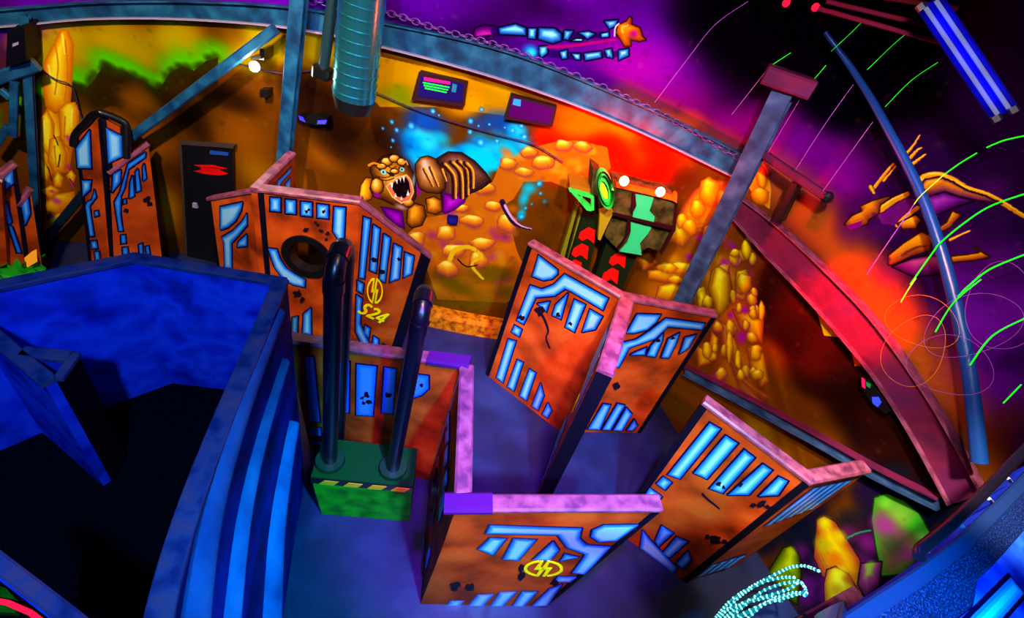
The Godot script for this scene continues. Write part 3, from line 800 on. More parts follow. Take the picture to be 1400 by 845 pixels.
func path_strip(P: Dictionary, called: String, pts: PackedVector2Array, w: float, m: Material, h := .014):
	var sp := smooth_path(pts, 4)
	var l := PackedVector2Array()
	var r := PackedVector2Array()
	for i in sp.size():
		var d := (sp[mini(i + 1, sp.size() - 1)] - sp[maxi(i - 1, 0)]).normalized()
		var k := w * .5 * (1.0 - .6 * i / sp.size())
		l.append(sp[i] + Vector2(-d.y, d.x) * k)
		r.append(sp[i] - Vector2(-d.y, d.x) * k)
	r.reverse()
	l.append_array(r)
	decal(P, called, l, m, h)
func emblem(P: Dictionary, x: float, y: float, rx: float, ry: float, rot: float):
	var o: Vector3 = onplane(x, y, P.o + P.n * .014, P.n)
	var st := new_st()
	for arc in [[-1.32, 1.32], [PI - 1.32, PI + 1.32]]:
		for k in 10:
			var q := []
			for e in [[0, 1.0], [0, .84], [1, .84], [1, 1.0]]:
				var a: float = arc[0] + (arc[1] - arc[0]) * (k + e[0]) / 10.0
				q.append(onplane(x + cos(a + rot) * rx * e[1], y + sin(a + rot) * ry * e[1], o, P.n))
			quad(st, q[0], q[1], q[2], q[3], P.n)
			quad(st, q[0] - P.n * .006, q[1] - P.n * .006, q[2] - P.n * .006, q[3] - P.n * .006, -P.n)
			quad(st, q[0], q[3], q[3] - P.n * .006, q[0] - P.n * .006, q[0] - o)
	for dx in [-.2, .14]:
		var pts := []
		for e in [[.05, -.95], [.2, -.95], [.02, -.1], [.3, -.1], [-.05, .95], [-.2, .95], [0, .1], [-.28, .1]]:
			var v: Vector2 = Vector2((e[0] + dx) * rx, e[1] * ry)
			pts.append(onplane(x + v.x, y + v.y, o, P.n))
		extrude(st, pts, P.n, .006)
	var em := obj("emblem", st, M.yellow, P.node)
	em.set_meta("label", "yellow lightning bolt emblem in a broken ring")
func lettering(text: String, at: Vector3, x: Vector3, n: Vector3, h: float, m: Material, parent: Node3D):
	var tm := TextMesh.new()
	tm.text = text
	var f := SystemFont.new()
	f.font_names = PackedStringArray(["Droid Sans"])
	f.font_weight = 700
	tm.font = f
	tm.font_size = 64
	tm.pixel_size = h / 46.0
	tm.depth = .006
	tm.material = m
	var o := MeshInstance3D.new()
	o.mesh = tm
	o.name = "lettering"
	parent.add_child(o, true)
	var off := Vector3.ZERO
	var p: Node = parent
	while p != self and p is Node3D:
		off += p.position
		p = p.get_parent()
	o.transform = Transform3D(Basis(x, n.cross(x).normalized(), n), at - off)

# relief on the mural wall: outline traced on a plane standing off the wall
func relief(called: String, pts: PackedVector2Array, off: float, depth: float, m: Material, parent: Node3D) -> MeshInstance3D:
	var c := Vector2.ZERO
	for p in pts: c += p / pts.size()
	var q := wall_sy(c.x, c.y)
	var n := wall_n(q.x)
	var o := wall_pt(q.x, q.y) + n * off
	var v := []
	for p in pts: v.append(onplane(p.x, p.y, o, n))
	var st := new_st()
	extrude(st, v, n, depth)
	return obj(called, st, m, parent)

func make_materials():
	M.black = mat(c8(8, 8, 10), .35)
	M.edge = mat(c8(10, 8, 22), .5)
	M.orange = noisy([c8(92, 30, 8), c8(150, 50, 10), c8(178, 64, 14), c8(198, 82, 22)], .45, .012, .55, 0, 3, 1.0)
	M.rail = noisy([c8(76, 28, 64), c8(124, 54, 80), c8(146, 76, 106)], 1.2, .02, .45, 0, 4)
	M.splat = mat(c8(20, 10, 26), .6)
	M.yellow = mat(c8(240, 226, 0), .5)
	M.cell = mat(Color.WHITE, .3)
	M.cell.vertex_color_use_as_albedo = true
	M.floor = noisy([c8(18, 22, 56), c8(25, 30, 68), c8(33, 40, 80)], .35, .012, .4, 0, 5, .6)
	M.violet = noisy([c8(16, 0, 36), c8(34, 0, 66)], .3, .012, .8, 0, 6)
	M.dark = mat(c8(12, 10, 18), .8)
	M.steel = noisy([c8(8, 44, 84), c8(16, 76, 124), c8(34, 106, 150)], .8, .016, .4, .2, 8)
	M.steel2 = noisy([c8(22, 40, 76), c8(44, 74, 118), c8(76, 104, 146)], .8, .016, .4, .2, 9)
	M.lip = mat(c8(150, 138, 176), .5)
	M.duct = mat(c8(64, 190, 216), .22, .92)
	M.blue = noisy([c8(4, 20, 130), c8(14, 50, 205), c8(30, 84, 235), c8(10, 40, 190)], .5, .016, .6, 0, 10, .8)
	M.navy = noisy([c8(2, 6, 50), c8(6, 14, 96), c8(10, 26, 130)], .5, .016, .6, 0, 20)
	M.rib = noisy([c8(14, 54, 116), c8(26, 80, 142), c8(42, 100, 160)], .6, .016, .55, 0, 11)
	M.cap = noisy([c8(24, 40, 96), c8(50, 66, 116), c8(86, 70, 104)], 1.0, .02, .5, 0, 12)
	M.carpet = noisy([c8(3, 3, 8), c8(7, 7, 16), c8(14, 12, 28)], 2.0, .06, .95, 0, 13)
	M.speck = noisy([c8(2, 4, 26), c8(4, 11, 46), c8(28, 66, 146)], 2.0, .16, .9, 0, 14)
	M.curb = noisy([c8(120, 50, 0), c8(205, 100, 4), c8(226, 130, 10)], 1.0, .03, .7, 0, 15)
	M.green = noisy([c8(8, 90, 12), c8(20, 136, 20), c8(34, 160, 24)], .8, .016, .5, 0, 16)
	M.hazard = mat(c8(240, 160, 30), .5)
	M.pipe = mat(c8(10, 6, 18), .3)
	M.redpaint = mat(c8(220, 14, 14), .5)
	M.mgreen = mat(c8(40, 200, 70), .45)
	M.teal = mat(c8(40, 190, 120), .45)
	M.olive = noisy([c8(30, 26, 10), c8(66, 56, 22), c8(90, 70, 40)], 1.0, .02, .6, 0, 17)
	M.darkgreen = mat(c8(18, 30, 10), .6)
	M.beam2 = noisy([c8(70, 20, 50), c8(104, 26, 58), c8(84, 28, 76)], .6, .014, .5, 0, 18)

func _ready():
	_setup()
	make_materials()
	# ---- camera
	var cam := Camera3D.new()
	cam.fov = rad_to_deg(2 * atan(422.5 / FOC))
	cam.near = .05
	cam.transform = Transform3D(Basis(R_, U_, -F_), EYE)
	add_child(cam)
	cam.name = "camera"
	cam.current = true
	var env := Environment.new()
	env.background_mode = Environment.BG_COLOR
	env.background_color = Color.BLACK
	env.tonemap_mode = Environment.TONE_MAPPER_LINEAR
	env.tonemap_exposure = 1.0
	env.sdfgi_enabled = true
	env.ssao_enabled = true
	env.ssil_enabled = true
	var we := WorldEnvironment.new()
	we.name = "world_environment"
	we.environment = env
	add_child(we)
	# ---- unseen lamps put under the ceiling to light the arena
	unseen_lamp(Vector3(-3.2, 5.7, -1.6), Vector3(-4.4, 2.1, -5), c8(255, 228, 180), 32, 44, "unseen warm lamp added above the left of the arena")
	unseen_lamp(Vector3(-.3, 5.9, -1.6), Vector3(-.8, 2.4, -5.4), c8(255, 228, 195), 33, 36, "unseen warm lamp added above the middle of the arena")
	unseen_lamp(Vector3(.8, 5.9, -1.4), Vector3(2.0, 2.1, -5.4), c8(255, 226, 205), 30, 36, "unseen warm lamp added above the right of the arena")
	unseen_lamp(Vector3(-.6, 6.0, .6), Vector3(-2.3, 2.4, -2.2), c8(100, 160, 255), 20, 34, "unseen blue lamp hung over the rampart walkway")
	unseen_lamp(Vector3(1.6, 6.0, .4), Vector3(.9, 0, -1.8), c8(0, 165, 225), 150, 34, "unseen blue lamp hung over the front of the arena")
	unseen_lamp(Vector3(.4, 6.0, -.6), Vector3(.5, 0, -3.4), c8(170, 10, 255), 76, 21, "unseen purple lamp added over the middle of the floor")
	unseen_lamp(Vector3(.6, 6.1, .8), Vector3(1.5, 1.0, -2.8), c8(255, 196, 160), 40, 20, "unseen rosy lamp added behind the viewpoint over the front bunkers")
	unseen_lamp(Vector3(1.9, 5.9, -1.6), Vector3(4.0, .9, -3.05), c8(255, 240, 215), 60, 14, "unseen white lamp added over the lower right rocks")
	unseen_lamp(Vector3(-1.5, 6.1, -1.2), Vector3(-.9, 4.3, -6), c8(220, 205, 255), 12, 40, "unseen violet lamp added high over the arena")
	unseen_lamp(Vector3(2.0, 5.9, -.8), Vector3(3.3, 3.6, -4.8), c8(255, 225, 215), 7, 24, "unseen pale lamp added near the right wall")
	unseen_lamp(Vector3(1.4, 5.9, -1.8), onwall(1150, 432), c8(255, 4, 24), 190, 8, "unseen red lamp aimed at the sloping beam")
	build_shell()
	build_beams()
	build_bunkers()
	build_rampart()
	build_right_parapet()
	build_wall_things()
	build_mech()
	build_small()
	build_lasers()

# ---------------------------------------------------------------- shell
func wall_mesh(s0: float, s1: float, uv: bool, off: float) -> SurfaceTool:
	var st := new_st()
	var ss := [s0]
	for s in S:
		if s > s0 + .001 and s < s1 - .001: ss.append(s)
	ss.append(s1)
	for i in ss.size() - 1:
		for y in [[0.0, MH], [MH, TOPY]]:
			var v := [[ss[i], y[0]], [ss[i + 1], y[0]], [ss[i + 1], y[1]], [ss[i], y[1]]]
			var p := []
			for e in v: p.append(wall_pt(e[0], e[1]))
			var n := wall_n((ss[i] + ss[i + 1]) / 2)
			for t in [[0, 1, 2], [0, 2, 3]]:
				var fn: Vector3 = (p[t[1]] - p[t[0]]).cross(p[t[2]] - p[t[0]])
				var od: Array = t if fn.dot(n) < 0 else [t[0], t[2], t[1]]
				for j in od:
					st.set_normal(wall_n(clampf(v[j][0], s0 + .01, s1 - .01)))
					st.set_uv(Vector2((v[j][0] - s0) / (s1 - s0), minf(1, 1 - v[j][1] / MH)))
					st.add_vertex(p[j])
		# outer face and top, giving the wall its thickness
		var a := wall_pt(ss[i], 0)
		var b := wall_pt(ss[i + 1], 0)
		var m := wall_n((ss[i] + ss[i + 1]) / 2)
		st.set_uv(Vector2(0, 0))
		quad(st, a - m * .15, b - m * .15, b - m * .15 + Vector3.UP * TOPY, a - m * .15 + Vector3.UP * TOPY, -m)
		quad(st, a + Vector3.UP * TOPY, b + Vector3.UP * TOPY, b - m * .15 + Vector3.UP * TOPY, a - m * .15 + Vector3.UP * TOPY, Vector3.UP)
	return st
func build_shell():
	paint_mural()
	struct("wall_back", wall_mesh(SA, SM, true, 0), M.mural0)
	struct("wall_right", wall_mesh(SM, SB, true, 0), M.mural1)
	struct("wall_left", wall_mesh(0, SA, false, 0), M.violet)
	struct("wall_right_end", wall_mesh(SB, S[S.size() - 1], false, 0), M.violet)
	var st := new_st()
	hexa(st, [Vector3(-10, -.2, -7), Vector3(7, -.2, -7), Vector3(7, -.2, 4), Vector3(-10, -.2, 4)], [Vector3(-10, 0, -7), Vector3(7, 0, -7), Vector3(7, 0, 4), Vector3(-10, 0, 4)])
	struct("floor", st, M.floor)
	st = new_st()
	hexa(st, [Vector3(-10, TOPY, -7), Vector3(7, TOPY, -7), Vector3(7, TOPY, 4), Vector3(-10, TOPY, 4)], [Vector3(-10, TOPY + .2, -7), Vector3(7, TOPY + .2, -7), Vector3(7, TOPY + .2, 4), Vector3(-10, TOPY + .2, 4)])
	struct("ceiling", st, M.dark)
	for e in [["wall_front", Vector3(-9.2, 0, 3.6), Vector3(6.2, 0, 3.75)], ["wall_front_left", Vector3(-9.15, 0, -1.6), Vector3(-9, 0, 3.6)], ["wall_front_right", Vector3(5.95, 0, .4), Vector3(6.1, 0, 3.6)]]:
		st = new_st()
		var a: Vector3 = e[1]
		var b: Vector3 = e[2]
		hexa(st, [a, Vector3(b.x, 0, a.z), Vector3(b.x, TOPY, a.z), Vector3(a.x, TOPY, a.z)], [Vector3(a.x, 0, b.z), Vector3(b.x, 0, b.z), Vector3(b.x, TOPY, b.z), Vector3(a.x, TOPY, b.z)])
		struct(e[0], st, M.violet)
	# orange kerb along the foot of the mural
	st = new_st()
	var pts := []
	var xs := []
	var ys := []
	var s := 8.6
	while s < 11.6:
		pts.append(wall_pt(s, .14, .1))
		xs.append(wall_n(s))
		ys.append(Vector3.UP)
		s += .15
	sweep(st, pts, xs, ys, [Vector2(.1, -.14), Vector2(.1, .08), Vector2(.05, .14), Vector2(-.1, .14), Vector2(-.1, -.14)])
	var k := struct("baseboard_back", st, M.curb)

# ---------------------------------------------------------------- beams, posts, braces
func lerp_px(a: Array, t: float) -> Vector2:
	var p := PackedVector2Array()
	for i in range(0, a.size(), 2): p.append(Vector2(a[i], a[i + 1]))
	var f := t * (p.size() - 1)
	var i := mini(int(f), p.size() - 2)
	return p[i].cubic_interpolate(p[i + 1], p[maxi(i - 1, 0)], p[mini(i + 2, p.size() - 1)], f - i)
func beam(label: String, lo: Array, hi: Array, off: float, m: Material, lipm: Material, topm: Material, n := 48, lw := .1):
	var pl := []
	var ph := []
	var xs := []
	var ys := []
	for i in n + 1:
		var a := lerp_px(lo, float(i) / n)
		var b := lerp_px(hi, float(i) / n)
		var q := wall_sy(a.x, a.y)
		pl.append(onwall(a.x, a.y, off))
		ph.append(onwall(b.x, b.y, off))
		xs.append(wall_n(q.x))
		ys.append((ph[i] - pl[i]).normalized())
	var t := thing("steel_beam", label, "beam", pl[0])
	var st := new_st()
	for i in n:
		hexa(st, [pl[i], pl[i + 1], ph[i + 1], ph[i]], [pl[i] - xs[i] * .05, pl[i + 1] - xs[i + 1] * .05, ph[i + 1] - xs[i + 1] * .05, ph[i] - xs[i] * .05])
	obj("web", st, m, t)
	var fw := [Vector2(lw * .5, -.008), Vector2(lw * .5, .008), Vector2(-off + .005, .008), Vector2(-off + .005, -.008)]
	st = new_st()
	sweep(st, pl, xs, ys, fw)
	obj("flange", st, lipm, t)
	st = new_st()
	sweep(st, ph, xs, ys, fw)
	obj("flange", st, topm, t)
func post(label: String, a: Vector3, b: Vector3, side: Vector3, w: float, d: float, m: Material, called := "steel_post", category := "post") -> Node3D:
	var t := thing(called, label, category, a if a.y < b.y else b)
	var st := new_st()
	var ax := (b - a).normalized()
	side = (side - ax * side.dot(ax)).normalized()
	var up := ax.cross(side)
	bar(st, a, b, side, w * .35, d, .004)
	obj("web", st, m, t)
	for s in [-1, 1]:
		st = new_st()
		bar(st, a + up * d * .5 * s, b + up * d * .5 * s, side, w, d * .22, .004)
		obj("flange", st, m, t)
	return t
func build_beams():
	beam("long blue steel beam arching over the mural wall", [-30, 38, 35, 33, 130, 25, 260, 26, 400, 38, 530, 65, 700, 112, 850, 168, 1010, 244], [-30, 15, 35, 10, 130, 3, 260, 2, 400, 10, 530, 32, 700, 72, 880, 145, 1022, 214], .07, M.steel, M.lip, M.steel)
	beam("wide purple steel beam sweeping down the right wall", [998, 292, 1050, 350, 1100, 402, 1150, 458, 1200, 520, 1250, 598, 1300, 690], [1010, 268, 1065, 310, 1130, 370, 1190, 432, 1240, 498, 1290, 575, 1345, 675], .08, M.beam2, M.rail, M.rail)
	beam("low blue steel rail sloping down the right wall", [936, 512, 1000, 545, 1060, 577, 1130, 615, 1200, 655, 1284, 696], [936, 500, 1000, 532, 1060, 563, 1130, 601, 1200, 640, 1284, 682], .07, M.steel2, M.steel2, M.beam2, 24)
	var n1 := wall_n(7.2)
	# post beside the duct
	var pa := onwall(412, -30, .28)
	var pb := onwall(378, 330, .28)
	post("tall blue steel post left of the round duct", pb, pa, n1.cross(Vector3.UP), .14, .1, M.steel)
	# big column on the right
	pa = onwall(1076, 118, .45)
	pb = onwall(905, 470, .3)
	var t := post("slanting grey blue column right of the mech, capped by a bracket", pb, pa, wall_n(12.7).cross(Vector3.UP), .2, .2, M.steel2, "steel_column", "column")
	var st := new_st()
	bar(st, onwall(1046, 100, .5), onwall(1110, 122, .5), Vector3.UP, .16, .3, .02)
	obj("cap_plate", st, M.beam2, t)
	# left post
	pa = onwall(34, 20, .2)
	pb = onwall(52, 338, .2)
	post("thin blue post at the far left of the mural", pb, pa, wall_n(4).cross(Vector3.UP), .075, .07, M.steel)
	# diagonal brace
	t = thing("diagonal_brace", "long blue diagonal brace crossing the mural above the door", "brace", onwall(66, 325, .2))
	st = new_st()
	bar(st, onwall(376, 40, .24), onwall(174, 192, .24), Vector3.UP, .1, .1, .015)
	obj("upper_bar", st, M.steel, t)
	st = new_st()
	bar(st, onwall(174, 192, .22), onwall(64, 326, .22), Vector3.UP, .1, .08, .015)
	obj("lower_bar", st, mat(c8(14, 30, 44), .5), t)
	t = thing("short_brace", "short blue brace stub at the upper left edge", "brace", onwall(0, 106, .3))
	st = new_st()
	bar(st, onwall(-20, 112, .3), onwall(50, 88, .24), Vector3.UP, .12, .1, .015)
	obj("bar", st, M.steel, t)
	# small frame of blue steel at the far left
	t = thing("gantry_bracket", "blue steel bracket behind the far left bunker", "bracket", onwall(10, 190, .3))
	for e in [[0, 122, 14, 134], [20, 112, 18, 186], [-6, 200, 12, 172]]:
		st = new_st()
		bar(st, onwall(e[0], e[1], .3), onwall(e[2], e[3], .3), Vector3.UP, .07, .06, .01)
		obj("bar", st, M.steel, t)
	# curved pole on the right
	var pp := []
	for p in smooth_path(PackedVector2Array([Vector2(1128, 44), Vector2(1165, 95), Vector2(1205, 160), Vector2(1262, 272), Vector2(1300, 390), Vector2(1325, 510), Vector2(1339, 632)]), 6): pp.append(onwall(p.x, p.y, .3))
	st = new_st()
	tube(st, pp, .02, 12, .056)
	tag(obj("curved_pole", st, mat(c8(14, 60, 130), .35)), "slender blue pole curving down past the painted dragon", "pole")
	# chain lying on the beam
	var ch := thing("chain", "purple steel chain draped along the top of the beam", "chain", onwall(532, 18, .2))
	var cp := []
	var path := smooth_path(PackedVector2Array([Vector2(420, 2), Vector2(470, 6), Vector2(532, 18), Vector2(600, 40), Vector2(680, 62), Vector2(760, 92), Vector2(850, 130), Vector2(940, 175), Vector2(1020, 222)]), 40)
	for p in path: cp.append(onwall(p.x, p.y, .09))
	var torus := link_mesh()
	var acc := 0.0
	var k := 0
	for i in cp.size() - 1:
		acc += cp[i].distance_to(cp[i + 1])
		if acc >= .062:
			acc = 0
			var o := MeshInstance3D.new()
			o.mesh = torus
			o.name = "link"
			ch.add_child(o, true)
			var ax: Vector3 = (cp[i + 1] - cp[i]).normalized()
			var up := Vector3.UP if k % 2 == 0 else ax.cross(Vector3.UP).normalized()
			var z := ax.cross(up).normalized()
			o.transform = Transform3D(Basis(ax, z.cross(ax), z), cp[i] - ch.position)
			k += 1
func link_mesh() -> ArrayMesh:
	var st := new_st()
	var p := []
	for k in 13:
		var a := TAU * k / 12
		p.append(Vector3(cos(a) * .045, sin(a) * .028, 0))
	tube(st, p, .006, 5)
	var m := st.commit()
	m.surface_set_material(0, mat(c8(110, 60, 150), .4, .3))
	return m

# ---------------------------------------------------------------- bunkers
func build_bunkers():
	var th := .1
	# --- Y-shaped bunker in the middle
	var a := fl(665, 512)
	var j := fl(765, 590)
	var c := fl(875, 592)
	var t := thing("bunker", "three-winged orange bunker with cracked panels in the middle of the arena", "bunker", Vector3(j.x, 0, j.z), "orange bunkers")
	var jt := above(848, 409, a, j)
	var P := panel(t, "panel", above(723, 335, a, j), jt, j, a, th, "L")
	cells(P, 640, 310, 2.817, [[272, 110, 345, 165, 345, 182, 325, 200, 290, 206, 248, 190], [240, 225, 285, 240, 330, 222, 372, 182, 540, 275, 520, 320, 400, 250, 375, 238, 335, 265, 262, 272, 215, 375, 188, 360], [268, 296, 315, 287, 303, 325], [385, 256, 358, 355, 325, 340, 338, 300], [410, 280, 452, 300, 410, 405, 375, 385], [470, 318, 518, 345, 490, 395, 440, 405], [180, 378, 208, 395, 198, 423, 168, 405], [155, 432, 185, 440, 135, 600, 110, 580], [190, 512, 213, 522, 177, 632, 152, 615], [237, 548, 262, 562, 226, 668, 199, 650], [280, 602, 293, 650, 270, 706, 246, 690], [308, 678, 323, 707, 307, 736, 286, 722]])
	path_strip(P, "crack", zz(640, 310, 2.817, [265, 320, 290, 350, 308, 400, 300, 430, 315, 470]), 3.0, M.splat)
	for e in [[275, 325, 7], [205, 350, 4], [345, 340, 4], [395, 375, 3]]: splat(P, 640 + e[0] / 2.817, 310 + e[1] / 2.817, e[2], int(e[0]))
	P = panel(t, "panel", jt, above(978, 434, j, c), c, j, th, "R")
	cells(P, 640, 310, 2.817, [[650, 336, 740, 338, 725, 365, 690, 395, 640, 408, 610, 408], [592, 447, 645, 435, 700, 400, 760, 352, 910, 372, 900, 395, 770, 383, 720, 430, 620, 465, 580, 540, 562, 535], [648, 481, 685, 466, 680, 492, 628, 492], [705, 456, 750, 412, 746, 440, 720, 500, 688, 495], [770, 432, 812, 410, 800, 450, 772, 504, 744, 502], [835, 427, 875, 417, 850, 465, 814, 488], [520, 682, 548, 686, 507, 780, 462, 778], [575, 681, 602, 687, 547, 782, 517, 780], [610, 697, 630, 720, 592, 785, 560, 782], [640, 742, 652, 765, 632, 785, 612, 783]], .85)
	for e in [[570, 615, 5], [735, 440, 3], [790, 430, 3]]: splat(P, 640 + e[0] / 2.817, 310 + e[1] / 2.817, e[2], int(e[0]))
	var f := fl(716, 692)
	var ft := aty(829, 516, jt.y * .97)
	var fb := ft - (jt - j)
	f = Vector3((f.x + fb.x) / 2, 0, (f.z + fb.z) / 2)
	ft = f + (jt - j)
	P = panel(t, "panel", jt, ft, f, j, .13, "R")
	for k in 5:
		var u := .1 + k * .15
		for v in [[.62, .95], [.04, .3]]:
			panel_cell(P, jt, ft, f, j, u, v[0], u + .09, v[1] - .04 * absf(k - 2))
	panel_decal(P, jt, ft, f, j, .3, .42, .42, .5)
	# --- bunker with the round hole
	var b1 := fl(306, 425)
	var b2 := fl(372, 468)
	var b3 := fl(483, 492)
	var b4 := fl(545, 484)
	t = thing("bunker", "orange bunker with a round black-rimmed hole and yellow emblem behind the rampart", "bunker", Vector3(b2.x, 0, b2.z), "orange bunkers")
	var t2 := above(354, 262, b2, b3)
	var t3 := above(491, 279, b2, b3)
	P = panel(t, "panel", above(285, 274, b1, b2), t2, b2, b1, th, "L")
	cells(P, 240, 190, 4.694, [[290, 435, 432, 405, 425, 450, 390, 520, 340, 565, 290, 582], [300, 630, 370, 590, 430, 530, 460, 480, 462, 550, 400, 625, 362, 665, 365, 830, 318, 830, 312, 660], [460, 612, 460, 685, 398, 692, 410, 655]])
	var hc := onplane(420, 351, t2, (t3 - t2).cross(Vector3.UP).normalized())
	P = panel(t, "panel", t2, t3, b3, b2, th, "L", true, null, hc, .235)
	var st := new_st()
	var bb := basis2(P.n)
	ring_flat(st, hc + P.n * .02, bb[0], bb[1], .2, .285, .14, 36)
	var rg := obj("hole_rim", st, M.black, P.node)
	rg.set_meta("label", "thick black rim of the round hole")
	cells(P, 280, 200, 3.017, [[272, 211, 312, 214, 312, 268, 272, 265], [335, 219, 375, 223, 375, 278, 335, 275], [398, 228, 442, 232, 442, 288, 398, 284], [465, 238, 510, 243, 510, 297, 465, 293], [535, 249, 580, 253, 573, 415, 548, 380, 530, 350], [262, 420, 298, 424, 312, 465, 335, 500, 370, 525, 415, 550, 412, 580, 365, 570, 325, 548, 290, 500], [362, 706, 385, 700, 382, 768, 360, 765], [408, 690, 438, 666, 440, 775, 404, 770]])
	for e in [[415, 345, 4], [360, 380, 3], [480, 350, 3], [465, 325, 2], [505, 360, 2.5], [500, 385, 2], [455, 315, 2], [380, 610, 6], [400, 635, 4], [420, 270, 3], [490, 270, 3], [430, 262, 2]]: splat(P, 280 + e[0] / 3.017, 200 + e[1] / 3.017, e[2], int(e[0]))
	P = panel(t, "panel", t3, above(588, 353, b3, b4), b4, b3, th, "R", true, null, Vector3.INF, 0, .16)
	cells(P, 280, 200, 3.017, [[655, 291, 683, 300, 657, 545, 636, 540], [695, 323, 722, 340, 706, 520, 680, 510], [738, 361, 765, 377, 743, 560, 719, 548], [780, 401, 812, 417, 801, 545, 763, 558], [825, 437, 862, 452, 852, 525, 819, 540], [630, 552, 655, 567, 650, 606, 628, 594], [625, 612, 648, 627, 640, 730, 690, 835, 655, 828, 622, 765], [660, 737, 682, 750, 676, 790, 656, 770], [695, 782, 716, 795, 716, 845, 690, 838], [735, 815, 752, 830, 748, 860, 730, 855]])
	emblem(P, 512.5, 398, 11, 18, .1)
	var lx: Vector3 = (onplane(530, 437, P.o, P.n) - onplane(500, 422, P.o, P.n)).normalized()
	lettering("S24", onplane(511, 429, P.o + P.n * .012, P.n), (lx - P.n * lx.dot(P.n)).normalized(), P.n, .18, M.yellow, P.node)
	for e in [[700, 470, 4], [735, 520, 4], [800, 465, 3], [590, 550, 3], [590, 600, 3]]: splat(P, 280 + e[0] / 3.017, 200 + e[1] / 3.017, e[2], int(e[0]))
	# rear wing
	var bk := b2 + (b2 - b3).cross(Vector3.UP).normalized() * -.9
	if bk.z > b2.z: bk = b2 + (b2 - b3).cross(Vector3.UP).normalized() * .9
	var rt := above(403, 213, b2, bk)
	P = panel(t, "panel", t2, rt, Vector3(rt.x, 0, rt.z), b2, .08)
	cells(P, 240, 190, 4.694, [[610, 315, 635, 290, 630, 330], [655, 270, 738, 185, 735, 215, 670, 285, 660, 325, 645, 325], [700, 290, 735, 250, 732, 325, 705, 325]])
	# --- bunker with the green crate: rear, side and front panel
	var c1 := fl(424, 612)
	var h0 := 2.0
	var c2t := aty(630, 502, h0)
	var c2 := Vector3(c2t.x, 0, c2t.z)
	var c3 := fl(578, 826)
	var c4 := fl(745, 829)
	var c1t := above(391, 468, c1, c2)
	var c3t := above(622, 699, c3, c4)
	t = thing("bunker", "large orange bunker in front holding the green crate, yellow emblem on its front", "bunker", Vector3(c3.x, 0, c3.z), "orange bunkers")
	P = panel(t, "panel", c1t, c2t, c2, c1, .1)
	cells(P, 370, 400, 2.64, [[125, 230, 155, 232, 178, 465, 140, 463], [215, 242, 285, 249, 282, 432, 228, 425], [312, 258, 382, 266, 369, 443, 310, 440], [412, 269, 452, 276, 440, 435, 402, 432], [510, 292, 570, 300, 570, 345, 545, 368, 505, 382], [145, 486, 180, 488, 183, 515, 150, 513], [152, 535, 185, 537, 186, 548, 155, 546]], .35)
	for e in [[345, 370, 5], [355, 395, 4], [335, 400, 3], [425, 370, 4], [545, 335, 3], [330, 380, 3]]: splat(P, 370 + e[0] / 2.64, 400 + e[1] / 2.64, e[2], int(e[0]))
	var c3s := Vector3(c3t.x, c3t.y, c3t.z)
	var cn := onplane(595, 670, c2, (c3 - c2).cross(Vector3.UP).normalized())
	P = panel(t, "panel", c2t, c3s, c3, c2, .1, "", true, null, cn, .3)
	st = new_st()
	bb = basis2(P.n)
	ring_flat(st, cn + P.n * .012, bb[0], bb[1], .22, .33, .125, 32)
	obj("hole_rim", st, M.black, P.node)
	cells(P, 560, 480, 2.317, [[117, 210, 126, 195, 125, 235, 116, 240], [115, 260, 125, 240, 124, 285, 114, 295], [113, 320, 122, 300, 120, 350, 110, 365], [108, 410, 120, 375, 119, 420, 106, 440], [98, 470, 112, 440, 110, 490, 94, 540], [42, 590, 48, 570, 46, 610, 38, 650], [56, 640, 66, 620, 64, 650, 52, 690]], .4)
	P = panel(t, "panel", c3t, above(902, 698, c3, c4), c4, c3, .1, "R")
	cells(P, 540, 480, 2.315, [[300, 551, 590, 560, 583, 590, 605, 612, 682, 618, 600, 705, 560, 700, 598, 650, 600, 640, 545, 620, 515, 580, 288, 575], [625, 565, 660, 550, 770, 548, 702, 598, 645, 602, 620, 585], [300, 591, 350, 593, 310, 643, 264, 625], [375, 593, 445, 596, 390, 660, 342, 657], [500, 601, 518, 628, 490, 661, 437, 658], [537, 641, 580, 651, 524, 661], [515, 713, 575, 713, 555, 730, 502, 728], [178, 790, 215, 790, 203, 805, 162, 805], [262, 771, 310, 769, 277, 805, 232, 805], [332, 763, 383, 761, 340, 806, 302, 806], [402, 761, 448, 761, 407, 806, 372, 806], [488, 752, 528, 737, 482, 805, 434, 805]])
	emblem(P, 743, 778, 27, 11, .05)
	for e in [[190, 745, 7], [240, 752, 6], [400, 690, 5], [400, 715, 6], [505, 735, 5]]: splat(P, 540 + e[0] / 2.315, 480 + e[1] / 2.315, e[2], int(e[0]))
	# darker end caps of the rails
	for e in [[c2t, (c1t - c2t).normalized(), .3], [c3t, (above(902, 698, c3, c4) - c3t).normalized(), .26]]:
		st = new_st()
		bar(st, e[0] - e[1] * .08 - Vector3(0, -.015, 0) - P.n * .05, e[0] + e[1] * e[2] - Vector3(0, -.015, 0) - P.n * .05, P.n, .15, .07, .02)
		obj("corner_pad", st, mat(c8(70, 14, 90), .6), t)
	# --- bunker on the right
	var e1 := fl(840, 724)
	var e2 := fl(938, 796)
	t = thing("bunker", "orange bunker with blue bars standing against the right wall", "bunker", Vector3(e2.x, 0, e2.z), "orange bunkers")
	var e2t := above(1106, 662, e1, e2)
	P = panel(t, "panel", above(961, 553, e1, e2), e2t, e2, e1, th, "LR")
